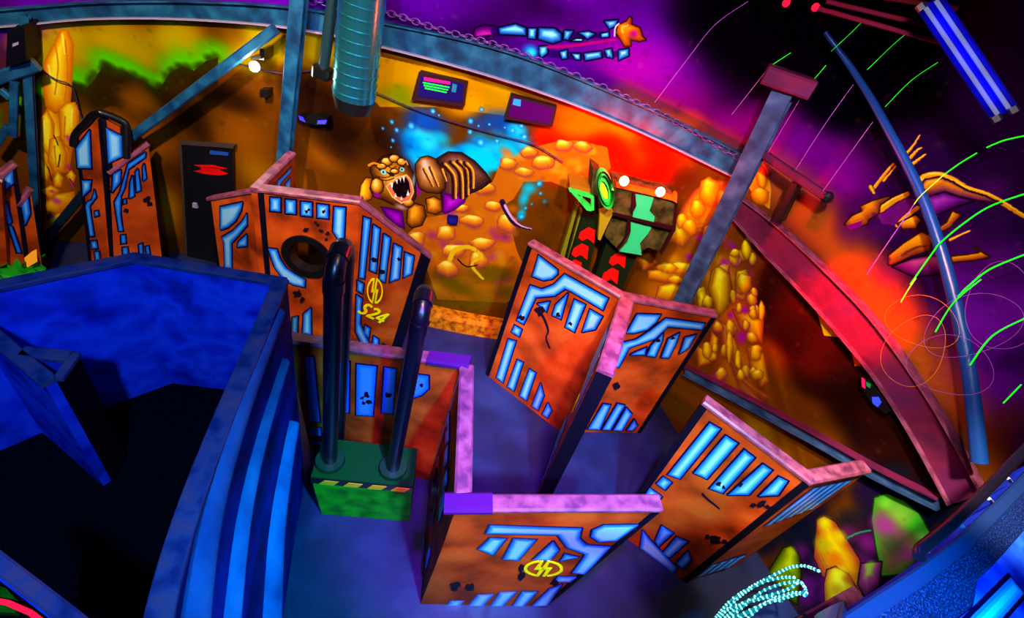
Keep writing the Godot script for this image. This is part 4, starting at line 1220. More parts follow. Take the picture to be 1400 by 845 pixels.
	cells(P, 840, 480, 2.315, [[302, 227, 335, 246, 207, 403, 170, 390], [352, 267, 390, 291, 293, 403, 252, 385], [411, 312, 443, 336, 343, 448, 302, 434], [470, 357, 498, 376, 425, 453, 360, 454], [520, 397, 548, 411, 518, 454, 458, 458], [155, 397, 181, 415, 160, 438, 134, 418], [112, 432, 150, 460, 102, 518, 76, 490], [150, 552, 186, 575, 140, 618, 129, 600], [196, 587, 233, 602, 175, 653, 152, 639], [233, 632, 243, 660, 215, 688, 197, 670], [90, 567, 108, 590, 198, 685, 188, 703, 82, 622]])
	for e in [[330, 420, 4], [345, 432, 3], [465, 485, 6], [485, 495, 4], [440, 490, 4], [320, 600, 7], [350, 605, 4], [295, 590, 4], [400, 425, 3]]: splat(P, 840 + e[0] / 2.315, 480 + e[1] / 2.315, e[2], int(e[0]))
	path_strip(P, "crack", zz(930, 620, 4.696, [140, 260, 180, 300, 220, 330, 255, 360]), 2.5, M.splat)
	var e3t := aty(1186, 646, e2t.y)
	var e3 := Vector3(e3t.x, 0, e3t.z)
	P = panel(t, "panel", e2t, e3t, e3, e2, .1)
	for k in 5: panel_cell(P, e2t, e3t, e3, e2, .2 + k * .14, .62 + .02 * k, .29 + k * .14, .95)
	for k in 4: panel_cell(P, e2t, e3t, e3, e2, .12 + k * .18, .05, .24 + k * .18, .2)
	# --- tip of a bunker low on the right
	var g1t := aty(1100, 842, 1.9)
	var g2t := aty(1164, 806, 1.9)
	t = thing("bunker", "tip of an orange bunker beside the coiled light rope", "bunker", Vector3(g2t.x, 0, g2t.z), "orange bunkers")
	P = panel(t, "panel", g1t, g2t, Vector3(g2t.x, 0, g2t.z), Vector3(g1t.x, 0, g1t.z), .08, "R")
	cell(P, zz(960, 740, 5.833, [925, 590, 1115, 495, 1105, 560, 1060, 700, 920, 700]))
	# --- hooded booth on the left
	var a1 := fl(126, 392)
	var a2 := fl(158, 402)
	var a3 := fl(226, 392)
	t = thing("bunker", "tall hooded orange booth with a rounded black top at the left", "bunker", Vector3(a2.x, 0, a2.z), "orange bunkers")
	var at2 := aty(138, 160, 2.15)
	var nl := (a1 - a2).cross(at2 - a2).normalized()
	var nr := (a3 - a2).cross(at2 - a2).normalized()
	var at1 := onplane(104, 190, a2, nl)
	P = panel(t, "panel", at1, at2, a2, a1, .08, "LR", false)
	cells(P, 80, 140, 3.675, [[90, 230, 158, 140, 166, 330, 98, 330], [120, 392, 166, 392, 160, 440, 125, 472], [183, 440, 192, 475, 158, 520, 180, 670, 160, 672, 138, 520, 148, 500, 170, 490], [184, 548, 200, 545, 204, 568, 186, 572], [165, 698, 192, 695, 198, 732, 172, 735], [184, 750, 205, 748, 210, 790, 188, 792]])
	var hood_r := onplane(171, 178, a2, nr)
	var hb := onplane(172, 218, a2, nr)
	P = panel(t, "panel", at2, hood_r, hb, onplane(150, 242, a2, nr), .08, "LR", false)
	cells(P, 80, 140, 3.675, [[238, 128, 316, 168, 320, 272, 250, 305]])
	P = panel(t, "panel", onplane(150, 238, a2, nr), onplane(203, 199, a2, nr), onplane(226, 392, a2, nr), a2, .08)
	cells(P, 80, 140, 3.675, [[275, 360, 312, 340, 308, 400, 270, 450], [350, 310, 436, 252, 434, 275, 350, 335, 330, 430, 312, 470, 310, 560, 322, 645, 304, 645, 282, 500, 310, 450], [372, 370, 380, 470, 356, 480, 362, 400], [398, 335, 412, 440, 392, 450, 388, 350], [430, 310, 440, 380, 426, 392, 424, 325], [328, 490, 338, 485, 338, 505, 328, 508], [315, 668, 334, 665, 338, 705, 316, 708], [322, 730, 345, 728, 350, 765, 325, 768], [404, 715, 420, 710, 424, 760, 408, 762], [438, 725, 452, 722, 458, 760, 444, 762]])
	for e in [[445, 490, 5], [455, 510, 4], [338, 545, 4]]: splat(P, 80 + e[0] / 3.675, 140 + e[1] / 3.675, e[2], int(e[0]))
	st = new_st()
	var hp := []
	for p in smooth_path(PackedVector2Array([Vector2(101, 200), Vector2(104, 184), Vector2(118, 168), Vector2(128, 157), Vector2(137, 154)]), 5): hp.append(onplane(p.x, p.y, a2, nl))
	for p in smooth_path(PackedVector2Array([Vector2(137, 154), Vector2(152, 159), Vector2(168, 167), Vector2(173, 178), Vector2(173, 215)]), 5): hp.append(onplane(p.x, p.y, a2, nr))
	tube(st, hp, .045, 8)
	obj("hood_trim", st, M.black, t)
	# --- bunker cut by the left edge of the picture, with black hoop pipes
	var g1 := fl(-60, 420)
	var g2 := fl(14, 416)
	var g3 := fl(46, 408)
	t = thing("bunker", "orange bunker cut by the left edge with blue framed cells", "bunker", Vector3(g2.x, 0, g2.z), "orange bunkers")
	P = panel(t, "panel", above(-70, 232, g1, g2), above(2, 250, g1, g2), g2, g1, .08)
	P = panel(t, "panel", above(-2, 246, g2, g3), above(21, 228, g2, g3), g3, g2, .08, "R")
	cells(P, 0, 80, 2.643, [[10, 430, 45, 400, 48, 450, 20, 470], [8, 530, 24, 520, 40, 590, 30, 600], [30, 600, 44, 610, 75, 700, 62, 700]])
	P = panel(t, "panel", above(27, 282, g2, g3), above(42, 262, g2, g3), above(62, 392, g2, g3), above(48, 395, g2, g3), .06)
	cells(P, 0, 80, 2.643, [[75, 520, 100, 495, 108, 560, 90, 600]])
func quad_pt(tl: Vector3, tr: Vector3, br: Vector3, bl: Vector3, u: float, v: float) -> Vector3:
	return bl.lerp(br, u).lerp(tl.lerp(tr, u), v)
func panel_cell(P: Dictionary, tl: Vector3, tr: Vector3, br: Vector3, bl: Vector3, u0: float, v0: float, u1: float, v1: float):
	var px := PackedVector2Array()
	for e in [[u0, v0], [u1, v0], [u1, v1], [u0, v1]]: px.append(to_px(quad_pt(tl, tr, br, bl, e[0], e[1])))
	cell(P, px)
func panel_decal(P: Dictionary, tl: Vector3, tr: Vector3, br: Vector3, bl: Vector3, u0: float, v0: float, u1: float, v1: float):
	var px := PackedVector2Array()
	for e in [[u0, v0], [u1, v0], [u1, v1], [u0, v1]]: px.append(to_px(quad_pt(tl, tr, br, bl, e[0], e[1])))
	decal(P, "emblem", px, M.yellow)
func to_px(p: Vector3) -> Vector2:
	var d := p - EYE
	return Vector2(700 + FOC * d.dot(R_) / d.dot(F_), 422.5 - FOC * d.dot(U_) / d.dot(F_))

# ---------------------------------------------------------------- blue rampart walkway, lower left
func parapet(t: Node3D, called: String, pts: Array, y0: float, y1: float, th: float, m: Material):
	var ns := []
	for i in pts.size():
		var n := Vector3.ZERO
		var d0: Vector3 = (pts[i] - pts[maxi(i - 1, 0)])
		var d1: Vector3 = (pts[mini(i + 1, pts.size() - 1)] - pts[i])
		if i > 0: n += d0.cross(Vector3.UP).normalized()
		if i < pts.size() - 1: n += d1.cross(Vector3.UP).normalized()
		n = n.normalized()
		var ref: Vector3 = (d1 if i == 0 else d0).cross(Vector3.UP).normalized()
		ns.append(n / maxf(.4, n.dot(ref)))
	var st := new_st()
	var cap_pts := []
	var ups := []
	for i in pts.size():
		cap_pts.append(Vector3(pts[i].x, y1 + .012, pts[i].z) + ns[i] * th * .5)
		ups.append(Vector3.UP)
	for i in pts.size() - 1:
		var p: Vector3 = pts[i]
		var q: Vector3 = pts[i + 1]
		var n: Vector3 = ns[i] * th
		var k: Vector3 = ns[i + 1] * th
		hexa(st, [Vector3(p.x, y0, p.z), Vector3(q.x, y0, q.z), Vector3(q.x, y1, q.z), Vector3(p.x, y1, p.z)], [Vector3(p.x, y0, p.z) + n, Vector3(q.x, y0, q.z) + k, Vector3(q.x, y1, q.z) + k, Vector3(p.x, y1, p.z) + n])
	var w := obj(called, st, m, t)
	st = new_st()
	var x := absf(th) * .5 + .014
	sweep(st, cap_pts, ns, ups, [Vector2(x, .008), Vector2(x - .008, .015), Vector2(-x + .008, .015), Vector2(-x, .008), Vector2(-x, -.015), Vector2(x, -.015)])
	obj("capping", st, M.cap, w)
func build_rampart():
	var y1 := 2.8
	var yf := 1.55
	# rear parapet
	var t := thing("rampart_wall", "blue rear parapet of the walkway at the lower left", "parapet", Vector3(aty(185, 350, y1).x, 0, aty(185, 350, y1).z))
	var r0 := aty(-240, 448, y1)
	var r1 := aty(0, 388, y1)
	var r2 := aty(185, 350, y1)
	var r3 := aty(392, 384, y1)
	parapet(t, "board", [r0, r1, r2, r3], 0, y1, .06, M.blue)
	# right parapet with ribs
	t = thing("rampart_wall", "curved blue parapet with thick horizontal ribs on its outer face", "parapet", Vector3(aty(300, 620, y1).x, 0, aty(300, 620, y1).z))
	var rp := []
	var fp := []
	for p in smooth_path(PackedVector2Array([Vector2(393, 386), Vector2(358, 476), Vector2(316, 580), Vector2(276, 690), Vector2(247, 790), Vector2(224, 900)]), 6): rp.append(aty(p.x, p.y, y1))
	for p in smooth_path(PackedVector2Array([Vector2(416, 655), Vector2(411, 690), Vector2(403, 735), Vector2(395, 790), Vector2(387, 845), Vector2(380, 900)]), 6): fp.append(fl(p.x, p.y))
	var st := new_st()
	var ns := []
	for i in rp.size():
		var d: Vector3 = (rp[mini(i + 1, rp.size() - 1)] - rp[maxi(i - 1, 0)]).cross(Vector3.UP).normalized()
		ns.append(d if d.x < 0 else -d)
	for i in rp.size() - 1:
		hexa(st, [rp[i], rp[i + 1], fp[i + 1], fp[i]], [rp[i] + ns[i] * .07, rp[i + 1] + ns[i + 1] * .07, fp[i + 1] + ns[i + 1] * .07, fp[i] + ns[i] * .07])
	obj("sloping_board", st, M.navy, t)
	st = new_st()
	var cp := []
	var ups := []
	for i in rp.size():
		cp.append(rp[i] + ns[i] * .04 + Vector3(0, .012, 0))
		ups.append(Vector3.UP)
	sweep(st, cp, ns, ups, [Vector2(.05, .01), Vector2(.044, .016), Vector2(-.044, .016), Vector2(-.05, .01), Vector2(-.05, -.016), Vector2(.05, -.016)])
	obj("capping", st, M.cap, t)
	for e in [[[381, 428, 352, 499, 321, 578, 293, 662, 273, 741, 256, 845, 250, 900], .04, .095], [[387, 495, 360, 578, 340, 651, 324, 730, 310, 845, 305, 900], .045, .078], [[397, 580, 383, 651, 371, 730, 363, 845, 360, 900], .07, .125]]:
		var pz := PackedVector2Array()
		for i in range(0, e[0].size(), 2): pz.append(Vector2(e[0][i], e[0][i + 1]))
		var v := []
		for p in smooth_path(pz, 5):
			var hit = null
			for i in rp.size() - 1:
				hit = Geometry3D.ray_intersects_triangle(EYE, ray(p.x, p.y), rp[i], rp[i + 1], fp[i + 1])
				if hit == null: hit = Geometry3D.ray_intersects_triangle(EYE, ray(p.x, p.y), rp[i], fp[i + 1], fp[i])
				if hit != null: break
			if hit != null: v.append(hit)
		st = new_st()
		tube(st, v, e[1], 20, e[2])
		obj("rib", st, M.rib, t)
	# walkway deck
	var st2 := new_st()
	var dk := [Vector3(r0.x, yf, r0.z), Vector3(r2.x, yf, r2.z), Vector3(r3.x, yf, r3.z), Vector3(rp[-1].x, yf, rp[-1].z) + ns[-1] * .1, Vector3(-1.0, yf, .6), Vector3(-5.2, yf, .6), Vector3(-5.2, yf, r0.z)]
	extrude(st2, dk, Vector3.UP, .1)
	tag(obj("walkway_deck", st2, M.carpet), "black carpeted walkway floor inside the blue parapets", "walkway")
	# hollow inner partition
	var y2 := 2.62
	var p0 := aty(-40, 424, y2)
	var p1 := aty(77, 521, y2)
	var p2 := aty(102, 485, y2)
	var p3 := aty(36, 479, y2)
	t = thing("partition", "hollow blue partition ending in an open box on the walkway", "partition", Vector3(p1.x, yf, p1.z))
	parapet(t, "board", [p0, p1], yf, y2, .05, M.blue)
	parapet(t, "board", [p3, p2], yf, y2, .05, M.blue)
	parapet(t, "end_board", [p1, p2], yf, y2, .02, M.dark)
	# near parapet at the bottom left corner
	t = thing("rampart_wall", "blue parapet with a grey rim crossing the bottom left corner", "parapet", Vector3(aty(60, 800, 3).x, 0, aty(60, 800, 3).z))
	var q := []
	for p in smooth_path(PackedVector2Array([Vector2(-60, 715), Vector2(0, 762), Vector2(60, 808), Vector2(120, 855), Vector2(170, 900)]), 3): q.append(aty(p.x, p.y, 3.0))
	parapet(t, "board", q, .0, 3.0, .025, M.blue)
	var st3 := new_st()
	for i in q.size() - 1:
		var o := [q[i], q[i + 1]]
		var w := []
		for p in o:
			var z := to_px(p) + Vector2(-17, 19)
			w.append(aty(z.x, z.y, 2.93))
		hexa(st3, [o[0] - Vector3(0, .03, 0), o[1] - Vector3(0, .03, 0), w[1], w[0]], [o[0] - Vector3(0, .07, 0), o[1] - Vector3(0, .07, 0), w[1] - Vector3(0, .04, 0), w[0] - Vector3(0, .04, 0)])
	obj("outer_ledge", st3, M.blue, t)
	st3 = new_st()
	tube(st3, [aty(-25, 818, 1.68), aty(10, 824, 1.68), aty(42, 838, 1.68), aty(60, 852, 1.68)], .013, 8)
	tag(obj("neon_tube", st3, glow(c8(255, 20, 60), 1.2)), "short red glowing tube in the bottom left corner", "light tube")
	st3 = new_st()
	extrude(st3, [aty(-20, 795, 1.6), aty(8, 804, 1.6), aty(28, 826, 1.6), aty(20, 838, 1.6), aty(-20, 836, 1.6)], Vector3.UP, .05)
	tag(obj("green_mat", st3, M.green), "small green mat beside the red tube in the bottom left corner", "mat")

# ---------------------------------------------------------------- parapet along the bottom right corner
func build_right_parapet():
	var y1 := 3.3
	var rim := PackedVector2Array([Vector2(1060, 900), Vector2(1130, 855), Vector2(1200, 810), Vector2(1258, 772), Vector2(1316, 727), Vector2(1382, 664), Vector2(1416, 628)])
	var pts := []
	for p in smooth_path(rim, 4): pts.append(aty(p.x, p.y, y1))
	var t := thing("balcony_ledge", "curved balcony ledge with blue rim and speckled blue carpet at the lower right", "ledge", Vector3(pts[8].x, 3.1, pts[8].z))
	var st := new_st()
	var cp := new_st()
	var sp := new_st()
	for i in pts.size() - 1:
		var n: Vector3 = (pts[i + 1] - pts[i]).cross(Vector3.UP).normalized()      # away from the arena
		if n.dot(EYE - pts[i]) > 0: n = -n
		var m: Vector3 = n
		if i < pts.size() - 2:
			m = (pts[i + 2] - pts[i + 1]).cross(Vector3.UP).normalized()
			if m.dot(EYE - pts[i + 1]) > 0: m = -m
		var d := Vector3(0, -.16, 0)
		hexa(st, [pts[i], pts[i + 1], pts[i + 1] + d, pts[i] + d], [pts[i] + n * .06, pts[i + 1] + m * .06, pts[i + 1] + m * .06 + d, pts[i] + n * .06 + d])
		bar(cp, pts[i] + n * .03 + Vector3(0, .012, 0), pts[i + 1] + m * .03 + Vector3(0, .012, 0), n, .065, .03, .01)
		hexa(sp, [pts[i] + n * .06, pts[i + 1] + m * .06, pts[i + 1] + m * .42 + d * .4, pts[i] + n * .42 + d * .4], [pts[i] + n * .06 + d, pts[i + 1] + m * .06 + d, pts[i + 1] + m * .42 + d, pts[i] + n * .42 + d])
	obj("rim_board", st, M.blue, t)
	obj("capping", cp, mat(c8(14, 32, 76), .5), t)
	obj("carpet_top", sp, M.speck, t)
	# black handrail with clamps
	t = thing("handrail", "black tubular handrail clamped along the lower right balcony", "handrail", aty(1256, 756, y1))
	var hp := []
	for p in smooth_path(PackedVector2Array([Vector2(1257, 762), Vector2(1258, 752), Vector2(1275, 738), Vector2(1310, 708), Vector2(1355, 664), Vector2(1410, 606)]), 5): hp.append(aty(p.x, p.y, y1 + .1))
	st = new_st()
	tube(st, hp, .028, 10)
	obj("rail_tube", st, M.pipe, t)
	for e in [[1264, 750], [1312, 716], [1352, 682], [1378, 654]]:
		st = new_st()
		bar(st, aty(e[0], e[1], y1 + .09), aty(e[0] + 4, e[1] + 5, y1), Vector3.UP, .02, .012, .003)
		obj("clamp", st, M.lip, t)
	# bright blue board with a painted cell in the corner
	t = thing("blue_board", "bright blue painted board with a pale cell in the bottom right corner", "board", aty(1390, 800, 3.2))
	var q := [aty(1346, 740, 3.28), aty(1430, 650, 3.28), aty(1470, 760, 3.28), aty(1400, 900, 3.28), aty(1270, 880, 3.28), aty(1330, 830, 3.28)]
	st = new_st()
	extrude(st, q, Vector3.UP, .04)
	var nd := obj("board", st, M.blue, t)
	cell({"node": nd, "o": q[0], "n": Vector3.UP}, PackedVector2Array([Vector2(1310, 860), Vector2(1380, 790), Vector2(1398, 812), Vector2(1350, 866)]))

func pxr(p: Vector3, px: float) -> float:
	return px * (p - EYE).dot(F_) / FOC

# ---------------------------------------------------------------- things fixed to the mural wall
func build_wall_things():
	# round spiral duct
	var a := onwall(499, -40, .6)
	var b := onwall(484, 132, .6)
	var c := onwall(482, 150, .6)
	var t := thing("air_duct", "big shiny round metal duct hanging down the mural wall", "duct", c)
	var r := pxr(b, 28)
	var st := new_st()
	tube(st, [a, b], r, 40)
	obj("duct_pipe", st, M.duct, t)
	for k in 11:
		var p := a.lerp(b, .05 + .09 * k)
		var d := (b - a).normalized() * .008
		st = new_st()
		tube(st, [p - d, p + d], r * 1.03, 40)
		obj("seam", st, M.duct, t)
	st = new_st()
	tube(st, [b, c], r * 1.01, 32, r * .8)
	obj("outlet_collar", st, M.black, t)
	# thin hanging pipe with a dark box
	t = thing("hanging_pipe", "thin dark pipe with a block at its end left of the duct", "pipe", onwall(440, 105, .4))
	st = new_st()
	tube(st, [onwall(459, -30, .4), onwall(442, 95, .4)], .055, 12)
	obj("tube", st, mat(c8(10, 40, 50), .4), t)
	st = new_st()
	bar(st, onwall(441, 92, .42), onwall(440, 106, .42), wall_n(7.6), .16, .18, .03)
	obj("end_block", st, M.black, t)
	# door
	var dr := relief("door_1", PackedVector2Array([Vector2(248, 197), Vector2(318, 203), Vector2(322, 366), Vector2(258, 366)]), .07, .06, mat(c8(8, 8, 16), .4), null)
	dr.set_meta("kind", "structure")
	relief("door_frame", PackedVector2Array([Vector2(245, 195), Vector2(320, 200), Vector2(319, 203), Vector2(248, 198), Vector2(257, 366), Vector2(254, 366)]), .09, .08, mat(c8(60, 50, 50), .5), dr)
	relief("sign_plate", PackedVector2Array([Vector2(287, 206), Vector2(312, 209), Vector2(312, 213), Vector2(287, 211)]), .085, .012, mat(c8(30, 70, 170), .5), dr)
	for e in [[265, 226, 290, 226, 310, 231, 300, 231, 280, 230], [265, 234, 282, 232, 300, 233, 311, 238, 300, 240, 280, 238], [274, 228, 300, 229, 302, 236, 276, 234]]:
		var pz := PackedVector2Array()
		for i in range(0, e.size(), 2): pz.append(Vector2(e[i], e[i + 1]))
		relief("winged_mark", pz, .086, .012, M.redpaint, dr)
	relief("door_knob", PackedVector2Array([Vector2(263, 278), Vector2(268, 279), Vector2(270, 285), Vector2(263, 284)]), .1, .03, M.lip, dr)
	# screens
	for e in [[[190, 108, 572, 196, 545, 388, 130, 330], [210, 140, 548, 202, 530, 350, 180, 305], "dark wall screen showing red and green lines of text", c8(22, 10, 90)], [[925, 292, 1292, 388, 1255, 548, 872, 482], [940, 312, 1262, 398, 1235, 520, 905, 465], "dark purple wall screen beside the red glow", c8(64, 0, 84)]]:
		var z := zz(540, 80, 5.833, e[0])
		t = thing("wall_screen", e[2], "screen", onwall(z[2].x, z[2].y, .02), "screens under the beam")
		relief("housing", z, .1, .1, mat(c8(50, 22, 30), .5), t)
		relief("display", zz(540, 80, 5.833, e[1]), .108, .02, glow(e[3], .35), t)
		if e[3].b > .34:
			relief("text_line", zz(540, 80, 5.833, [230, 148, 440, 186, 440, 208, 232, 176]), .112, .006, glow(c8(255, 20, 110), .8), t)
			for k in 3: relief("text_line", zz(540, 80, 5.833, [222 + k * 8, 186 + k * 22, 436 - k * 12, 226 + k * 20, 434 - k * 12, 236 + k * 20, 222 + k * 8, 198 + k * 22]), .112, .006, glow(c8(30, 230, 60), .6), t)
			relief("text_line", zz(540, 80, 5.833, [460, 200, 495, 210, 485, 272, 450, 265]), .112, .006, glow(c8(30, 110, 140), .5), t)
		else:
			relief("picture", zz(540, 80, 5.833, [938, 318, 1005, 330, 1000, 382, 930, 366]), .112, .006, glow(c8(40, 130, 230), .7), t)
	# small floodlight
	var lp := onwall(348, 91, .25)
	t = thing("floodlight", "small white floodlight glowing on the dark mural", "lamp", onwall(352, 100, .1))
	st = new_st()
	ball(st, lp, .055, 12)
	obj("bulb", st, glow(c8(255, 245, 225), 6.0), t)
	relief("bracket", zz(300, 40, 5.283, [292, 140, 325, 142, 322, 225, 290, 220]), .24, .2, M.black, t)
	relief("cable_box", zz(300, 40, 5.283, [292, 435, 347, 438, 345, 495, 290, 492]), .12, .12, M.black, t)
	relief("hood", zz(300, 40, 5.283, [225, 200, 300, 195, 300, 215, 228, 222]), .3, .22, M.black, t)
	omni(lp + wall_n(6.8) * .08, c8(255, 240, 215), .5, .05, t)
	# blue-eyed sensor
	t = thing("sensor_unit", "small dark sensor with two blue lights on the brown mural", "sensor", onwall(428, 165, .05))
	relief("body", zz(300, 40, 5.283, [572, 618, 630, 630, 700, 625, 780, 640, 775, 690, 700, 695, 620, 675, 575, 650]), .12, .12, M.black, t)
	relief("light", zz(300, 40, 5.283, [572, 625, 600, 635, 620, 672, 580, 655]), .125, .02, glow(c8(50, 50, 255), 1.6), t)
	relief("light", zz(300, 40, 5.283, [710, 660, 775, 655, 765, 685, 705, 685]), .125, .02, glow(c8(50, 50, 255), 1.6), t)
	t = thing("wall_box", "tiny dark blue box among the painted rocks", "box", onwall(617, 304, .03))
	relief("body", zz(480, 130, 4.227, [555, 702, 615, 708, 612, 750, 555, 745]), .06, .06, mat(c8(14, 8, 90), .5), t)
	relief("cover", zz(480, 130, 4.227, [562, 710, 608, 714, 606, 743, 562, 739]), .07, .02, mat(c8(20, 14, 120), .4), t)
	# cables
	for e in [["thin cable sagging past the left rock column", [52, 92, 75, 108, 98, 118, 108, 150, 115, 170]], ["thin cable strung from the brace past the floodlight to the duct", [310, 84, 346, 92, 385, 100, 420, 97, 452, 92]], ["thin dark cable sagging across the cyan burst", [505, 122, 540, 138, 580, 154, 630, 170, 680, 184, 730, 198, 770, 222]]]:
		var pz := PackedVector2Array()
		for i in range(0, e[1].size(), 2): pz.append(Vector2(e[1][i], e[1][i + 1]))
		var v := []
		for p in smooth_path(pz, 5): v.append(onwall(p.x, p.y, .06))
		st = new_st()
		tube(st, v, .007, 5)
		tag(obj("cable", st, mat(c8(60, 40, 80), .5)), e[0], "cable", "wall cables")
	t = thing("wall_speaker", "tall dark box speaker at the upper left corner beside the post", "speaker", onwall(20, 92, .1))
	relief("cabinet", PackedVector2Array([Vector2(10, 42), Vector2(33, 36), Vector2(36, 84), Vector2(8, 92)]), .4, .3, M.edge, t)
	relief("badge", PackedVector2Array([Vector2(17, 60), Vector2(25, 57), Vector2(25, 61), Vector2(17, 64)]), .41, .02, M.lip, t)
	# lamp bracket right of the column
	t = thing("lamp_bracket", "purple arm with a black hanging holder right of the column", "bracket", onwall(1075, 265, .3))
	st = new_st()
	bar(st, onwall(1038, 207, .35), onwall(1134, 272, .35), Vector3.UP, .08, .08, .012)
	obj("arm", st, M.beam2, t)
	st = new_st()
	bar(st, onwall(1090, 250, .33), onwall(1066, 300, .3), wall_n(13), .1, .09, .012)
	obj("holder", st, M.black, t)
	st = new_st()
	ball(st, onwall(1131, 270, .35), .06, 10)
	obj("end_cap", st, M.black, t)
	# little sensor by the right beam
	t = thing("sensor_unit", "small sensor with green and blue lights under the right beam", "sensor", onwall(1205, 555, .05))
	relief("body", zz(1080, 380, 2.64, [258, 355, 290, 372, 330, 425, 362, 480, 345, 492, 318, 470, 290, 445, 264, 405]), .12, .12, M.black, t)
	relief("light", zz(1080, 380, 2.64, [258, 360, 268, 366, 270, 400, 260, 392]), .13, .03, glow(c8(255, 20, 90), .8), t)
	relief("light", zz(1080, 380, 2.64, [275, 375, 290, 384, 288, 398, 276, 390]), .13, .03, glow(c8(10, 120, 50), .7), t)
	relief("light", zz(1080, 380, 2.64, [296, 430, 318, 430, 328, 450, 316, 466, 298, 452]), .13, .03, glow(c8(40, 60, 255), 1.4), t)

# ---------------------------------------------------------------- mech prop
func build_mech():
	var t := thing("mech_prop", "two-legged mech with green dish and red chevron legs before the mural", "prop", onwall(830, 400, .3))
	var Z := [740.0, 200.0, 3.841]
	relief("leg", zz(Z[0], Z[1], Z[2], [218, 370, 312, 392, 230, 720, 120, 690]), .4, .3, M.darkgreen, t)
	relief("leg", zz(Z[0], Z[1], Z[2], [345, 500, 505, 570, 400, 800, 262, 740]), .4, .3, M.darkgreen, t)
	for e in [[0, 0], [-36, 86], [-72, 170], [160, 130], [122, 214], [86, 292]]:
		relief("chevron", zz(Z[0], Z[1], Z[2], [195 + e[0], 482 + e[1], 205 + e[0], 455 + e[1], 250 + e[0], 428 + e[1], 285 + e[0], 445 + e[1], 277 + e[0], 512 + e[1], 243 + e[0], 484 + e[1], 215 + e[0], 498 + e[1]]), .42, .02, M.redpaint, t)
	var up := relief("cabin", zz(Z[0], Z[1], Z[2], [380, 215, 480, 240, 600, 272, 705, 290, 695, 432, 375, 352]), .62, .45, M.olive, t)
	relief("lower_cabin", zz(Z[0], Z[1], Z[2], [375, 356, 692, 434, 640, 562, 560, 530, 500, 572, 400, 540, 330, 468]), .56, .4, M.olive, t)
	relief("hourglass_stripe", zz(Z[0], Z[1], Z[2], [490, 250, 590, 272, 578, 312, 568, 340, 596, 372, 590, 402, 480, 376, 482, 345, 500, 312]), .64, .03, M.teal, up)
	relief("hourglass_stripe", zz(Z[0], Z[1], Z[2], [470, 392, 588, 412, 560, 460, 518, 510, 528, 572, 408, 552, 448, 510, 470, 450]), .59, .04, M.teal, t)
	for e in [[372, 345, 696, 428, 694, 444, 372, 362], [700, 285, 716, 290, 706, 440, 632, 572, 622, 562, 690, 432], [455, 390, 470, 394, 466, 450, 420, 525, 398, 545, 440, 490], [482, 240, 494, 246, 500, 312, 478, 350, 470, 340]]: relief("trim", zz(Z[0], Z[1], Z[2], e), .66, .06, mat(c8(36, 8, 14), .5), t)
	var rl := relief("light_bar", zz(Z[0], Z[1], Z[2], [395, 200, 560, 236, 690, 270, 702, 250, 714, 254, 712, 300, 690, 286, 555, 252, 395, 216]), .68, .08, mat(c8(220, 90, 10), .5), t)
	for e in [[435, 183], [625, 240]]:
		var p := onwall(Z[0] + e[0] / Z[2], Z[1] + e[1] / Z[2], .72)
		var st := new_st()
		ball(st, p, .055, 12)
		obj("warning_light", st, glow(c8(255, 190, 160), 4.0), rl)
		omni(p + Vector3(0, .12, 0), c8(255, 26, 10), 1.7, .06, t)
	# dish
	for e in [["dish_rim", 44, 100, 30, 78, .8, .1, 0], ["dish_ring", 28, 66, 20, 48, .78, .06, 1], ["dish_core", 20, 46, 0, 0, .77, .06, 2]]:
		var pz := PackedVector2Array()
		for k in 24:
			var a := TAU * k / 24
			pz.append(Vector2(Z[0] + (338 - e[7] * 6 + cos(a) * e[1] + sin(a) * 14) / Z[2], Z[1] + (232 + sin(a) * e[2]) / Z[2]))
		if e[3] > 0:
			for k in 25:
				var a: float = TAU - TAU * k / 24.0
				pz.append(Vector2(Z[0] + (338 - e[7] * 6 + cos(a) * e[3] + sin(a) * 11) / Z[2], Z[1] + (232 + sin(a) * e[4]) / Z[2]))
			pz.append(pz[0] + Vector2(.05, .05))
		relief(e[0], pz, e[5], e[6], [M.mgreen, M.mgreen, mat(c8(190, 200, 30), .5)][e[7]], t)
	var bp := PackedVector2Array()
	for k in 20:
		var a := TAU * k / 20
		bp.append(Vector2(Z[0] + (338 + cos(a) * 42 + sin(a) * 14) / Z[2], Z[1] + (232 + sin(a) * 98) / Z[2]))
	relief("dish_plate", bp, .72, .12, mat(c8(20, 70, 20), .5), t)
	relief("shoulder_box", zz(Z[0], Z[1], Z[2], [272, 120, 318, 152, 306, 268, 262, 245]), .66, .3, M.olive, t)
	relief("platform", zz(Z[0], Z[1], Z[2], [150, 202, 200, 206, 262, 225, 262, 246, 150, 230]), .6, .3, mat(c8(150, 90, 10), .6), t)
	for e in [[145, 228, 160, 228, 275, 330, 262, 342, 240, 338], [145, 228, 150, 240, 262, 275, 275, 262], [262, 270, 278, 266, 278, 338, 262, 338], [205, 262, 215, 258, 226, 308, 214, 310]]: relief("fin_bar", zz(Z[0], Z[1], Z[2], e), .66, .06, M.mgreen, t)
	relief("strut", zz(Z[0], Z[1], Z[2], [372, 330, 380, 345, 310, 495, 298, 490, 308, 350]), .6, .1, mat(c8(150, 130, 20), .5), t)
	for e in [[182, 305, 196, 310, 120, 590, 100, 575], [205, 335, 216, 340, 150, 600, 138, 598], [150, 420, 190, 300, 200, 306, 160, 424]]: relief("strut", zz(Z[0], Z[1], Z[2], e), .3, .1, mat(c8(110, 110, 20), .5), t)

